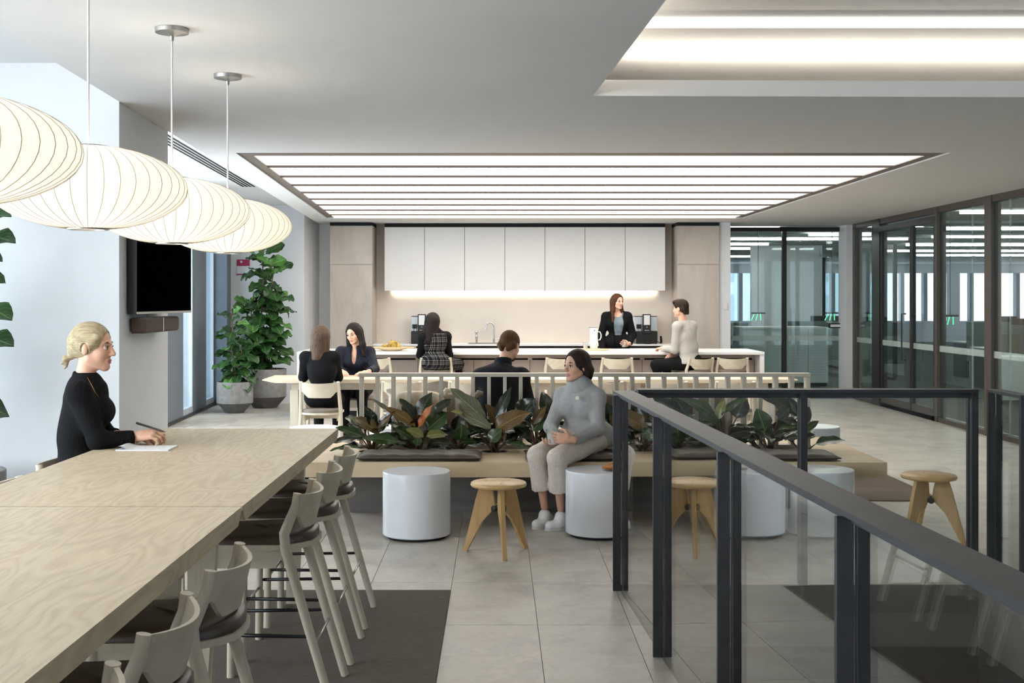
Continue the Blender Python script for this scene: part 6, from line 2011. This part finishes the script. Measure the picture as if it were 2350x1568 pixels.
pear(None, -1.93, 17.0, .955, (R(70), 0, R(40)), 'single pear in the small wooden bowl')

# croissant on a plate, dish and keys on the drum tables
ctr = Vector((.80, 8.17, .445))
pl_ = MB().lathe([(0, .001), (.05, .001), (.075, .008), (.088, .011), (.087, .013), (.05, .005), (0, .005)], 36, cap=False).build('plate', m_plain('grey_plate', '#8d8f94', .4, var=.02), None, True, 50, ctr); tag(pl_, 'small grey plate under the croissant', 'plate')
cr = empty('croissant', (.795, 8.165, .452)); tag(cr, 'golden croissant on the small grey plate', 'croissant')
cm = m_plain('croissant_crust', '#a5682c', .5, var=.35, scale=26, bump=.5, bscale=60)
segs = MB(); P = []; rad = []
for k in range(25):
    u = k / 24 * 2 - 1
    P.append((u * .085, .025 * (1 - u * u) * -1, .026 * (1 - .45 * abs(u))))
    rad.append((.036 * (1 - abs(u) ** 1.6 * .72)) * (1 + .09 * math.sin(k * 2.1)))
segs.tube(P, rad, 14, True, .92).build('crust', cm, cr, True, 80)
for k in (-2, -1, 0, 1, 2):
    u = k / 3.2
    a = [((u * .085 + .004 * math.sin(t)), -.025 * (1 - u * u) + (.0375 * (1 - abs(u) ** 1.6 * .72)) * math.cos(t), .026 * (1 - .45 * abs(u)) + (.0375 * (1 - abs(u) ** 1.6 * .72)) * math.sin(t) * .95) for t in [i * math.pi / 10 - .2 for i in range(11)]]
    MB().tube(a, .003, 6).build('fold', cm, cr, True)
di = MB().lathe([(0, .001), (.04, .001), (.062, .018), (.060, .020), (.038, .005), (0, .005)], 30, cap=False).build('dish', M['nickel'], None, True, 50, (1.66, 8.24, .445)); tag(di, 'small metal dish on the drum table behind the sloping rail', 'dish')
ky = MB()
for k in range(3): ky.tube([(k * .012, 0, .004), (k * .012 + .03, .02 * (k - 1), .004)], .0035, 6)
ko = ky.build('keys', M['chrome'], None, True, loc=(1.75, 8.12, .445)); tag(ko, 'small bunch of metal keys beside the dish', 'keys')

# notebook and pen on the high table
nb = empty('notebook', (-1.645, 5.665, .90)); tag(nb, 'white open notebook on the high table', 'notebook')
def page(u, v):
    return ((u - .5) * .245, (v - .5) * .17, .006 + .016 * math.exp(-((u - .08) / .10) ** 2))
MB().grid(page, 20, 2).build('page', m_plain('white_paper', '#e4e5e6', .7, var=.01), nb, True, 80)
MB().box(-.1225, .1225, -.085, .085, .0003, .0055).build('cover', M['wall'], nb)
pn = empty('pen', (0, 0, 0)); tag(pn, 'black pen in the hand of the blonde woman', 'pen')
pa, pb_ = pt(313, 971, 5.80), pt(380, 992, 5.74)
MB().tube([pa, pa.lerp(pb_, .02), pa.lerp(pb_, .85), pb_], [.0045, .0052, .005, .001], 10).build('barrel', M['black'], pn, True, 60)
MB().tube([pa.lerp(pb_, .02), pa.lerp(pb_, .3)], [.0056, .0056], 10).build('cap', M['black'], pn, True, 60)
# coffee glass of the woman on the bench
tumbler(.388, 8.45, .583, 'ribbed glass of milky coffee held by the woman on the bench', .72, .05, .112, '#d8d3cb')
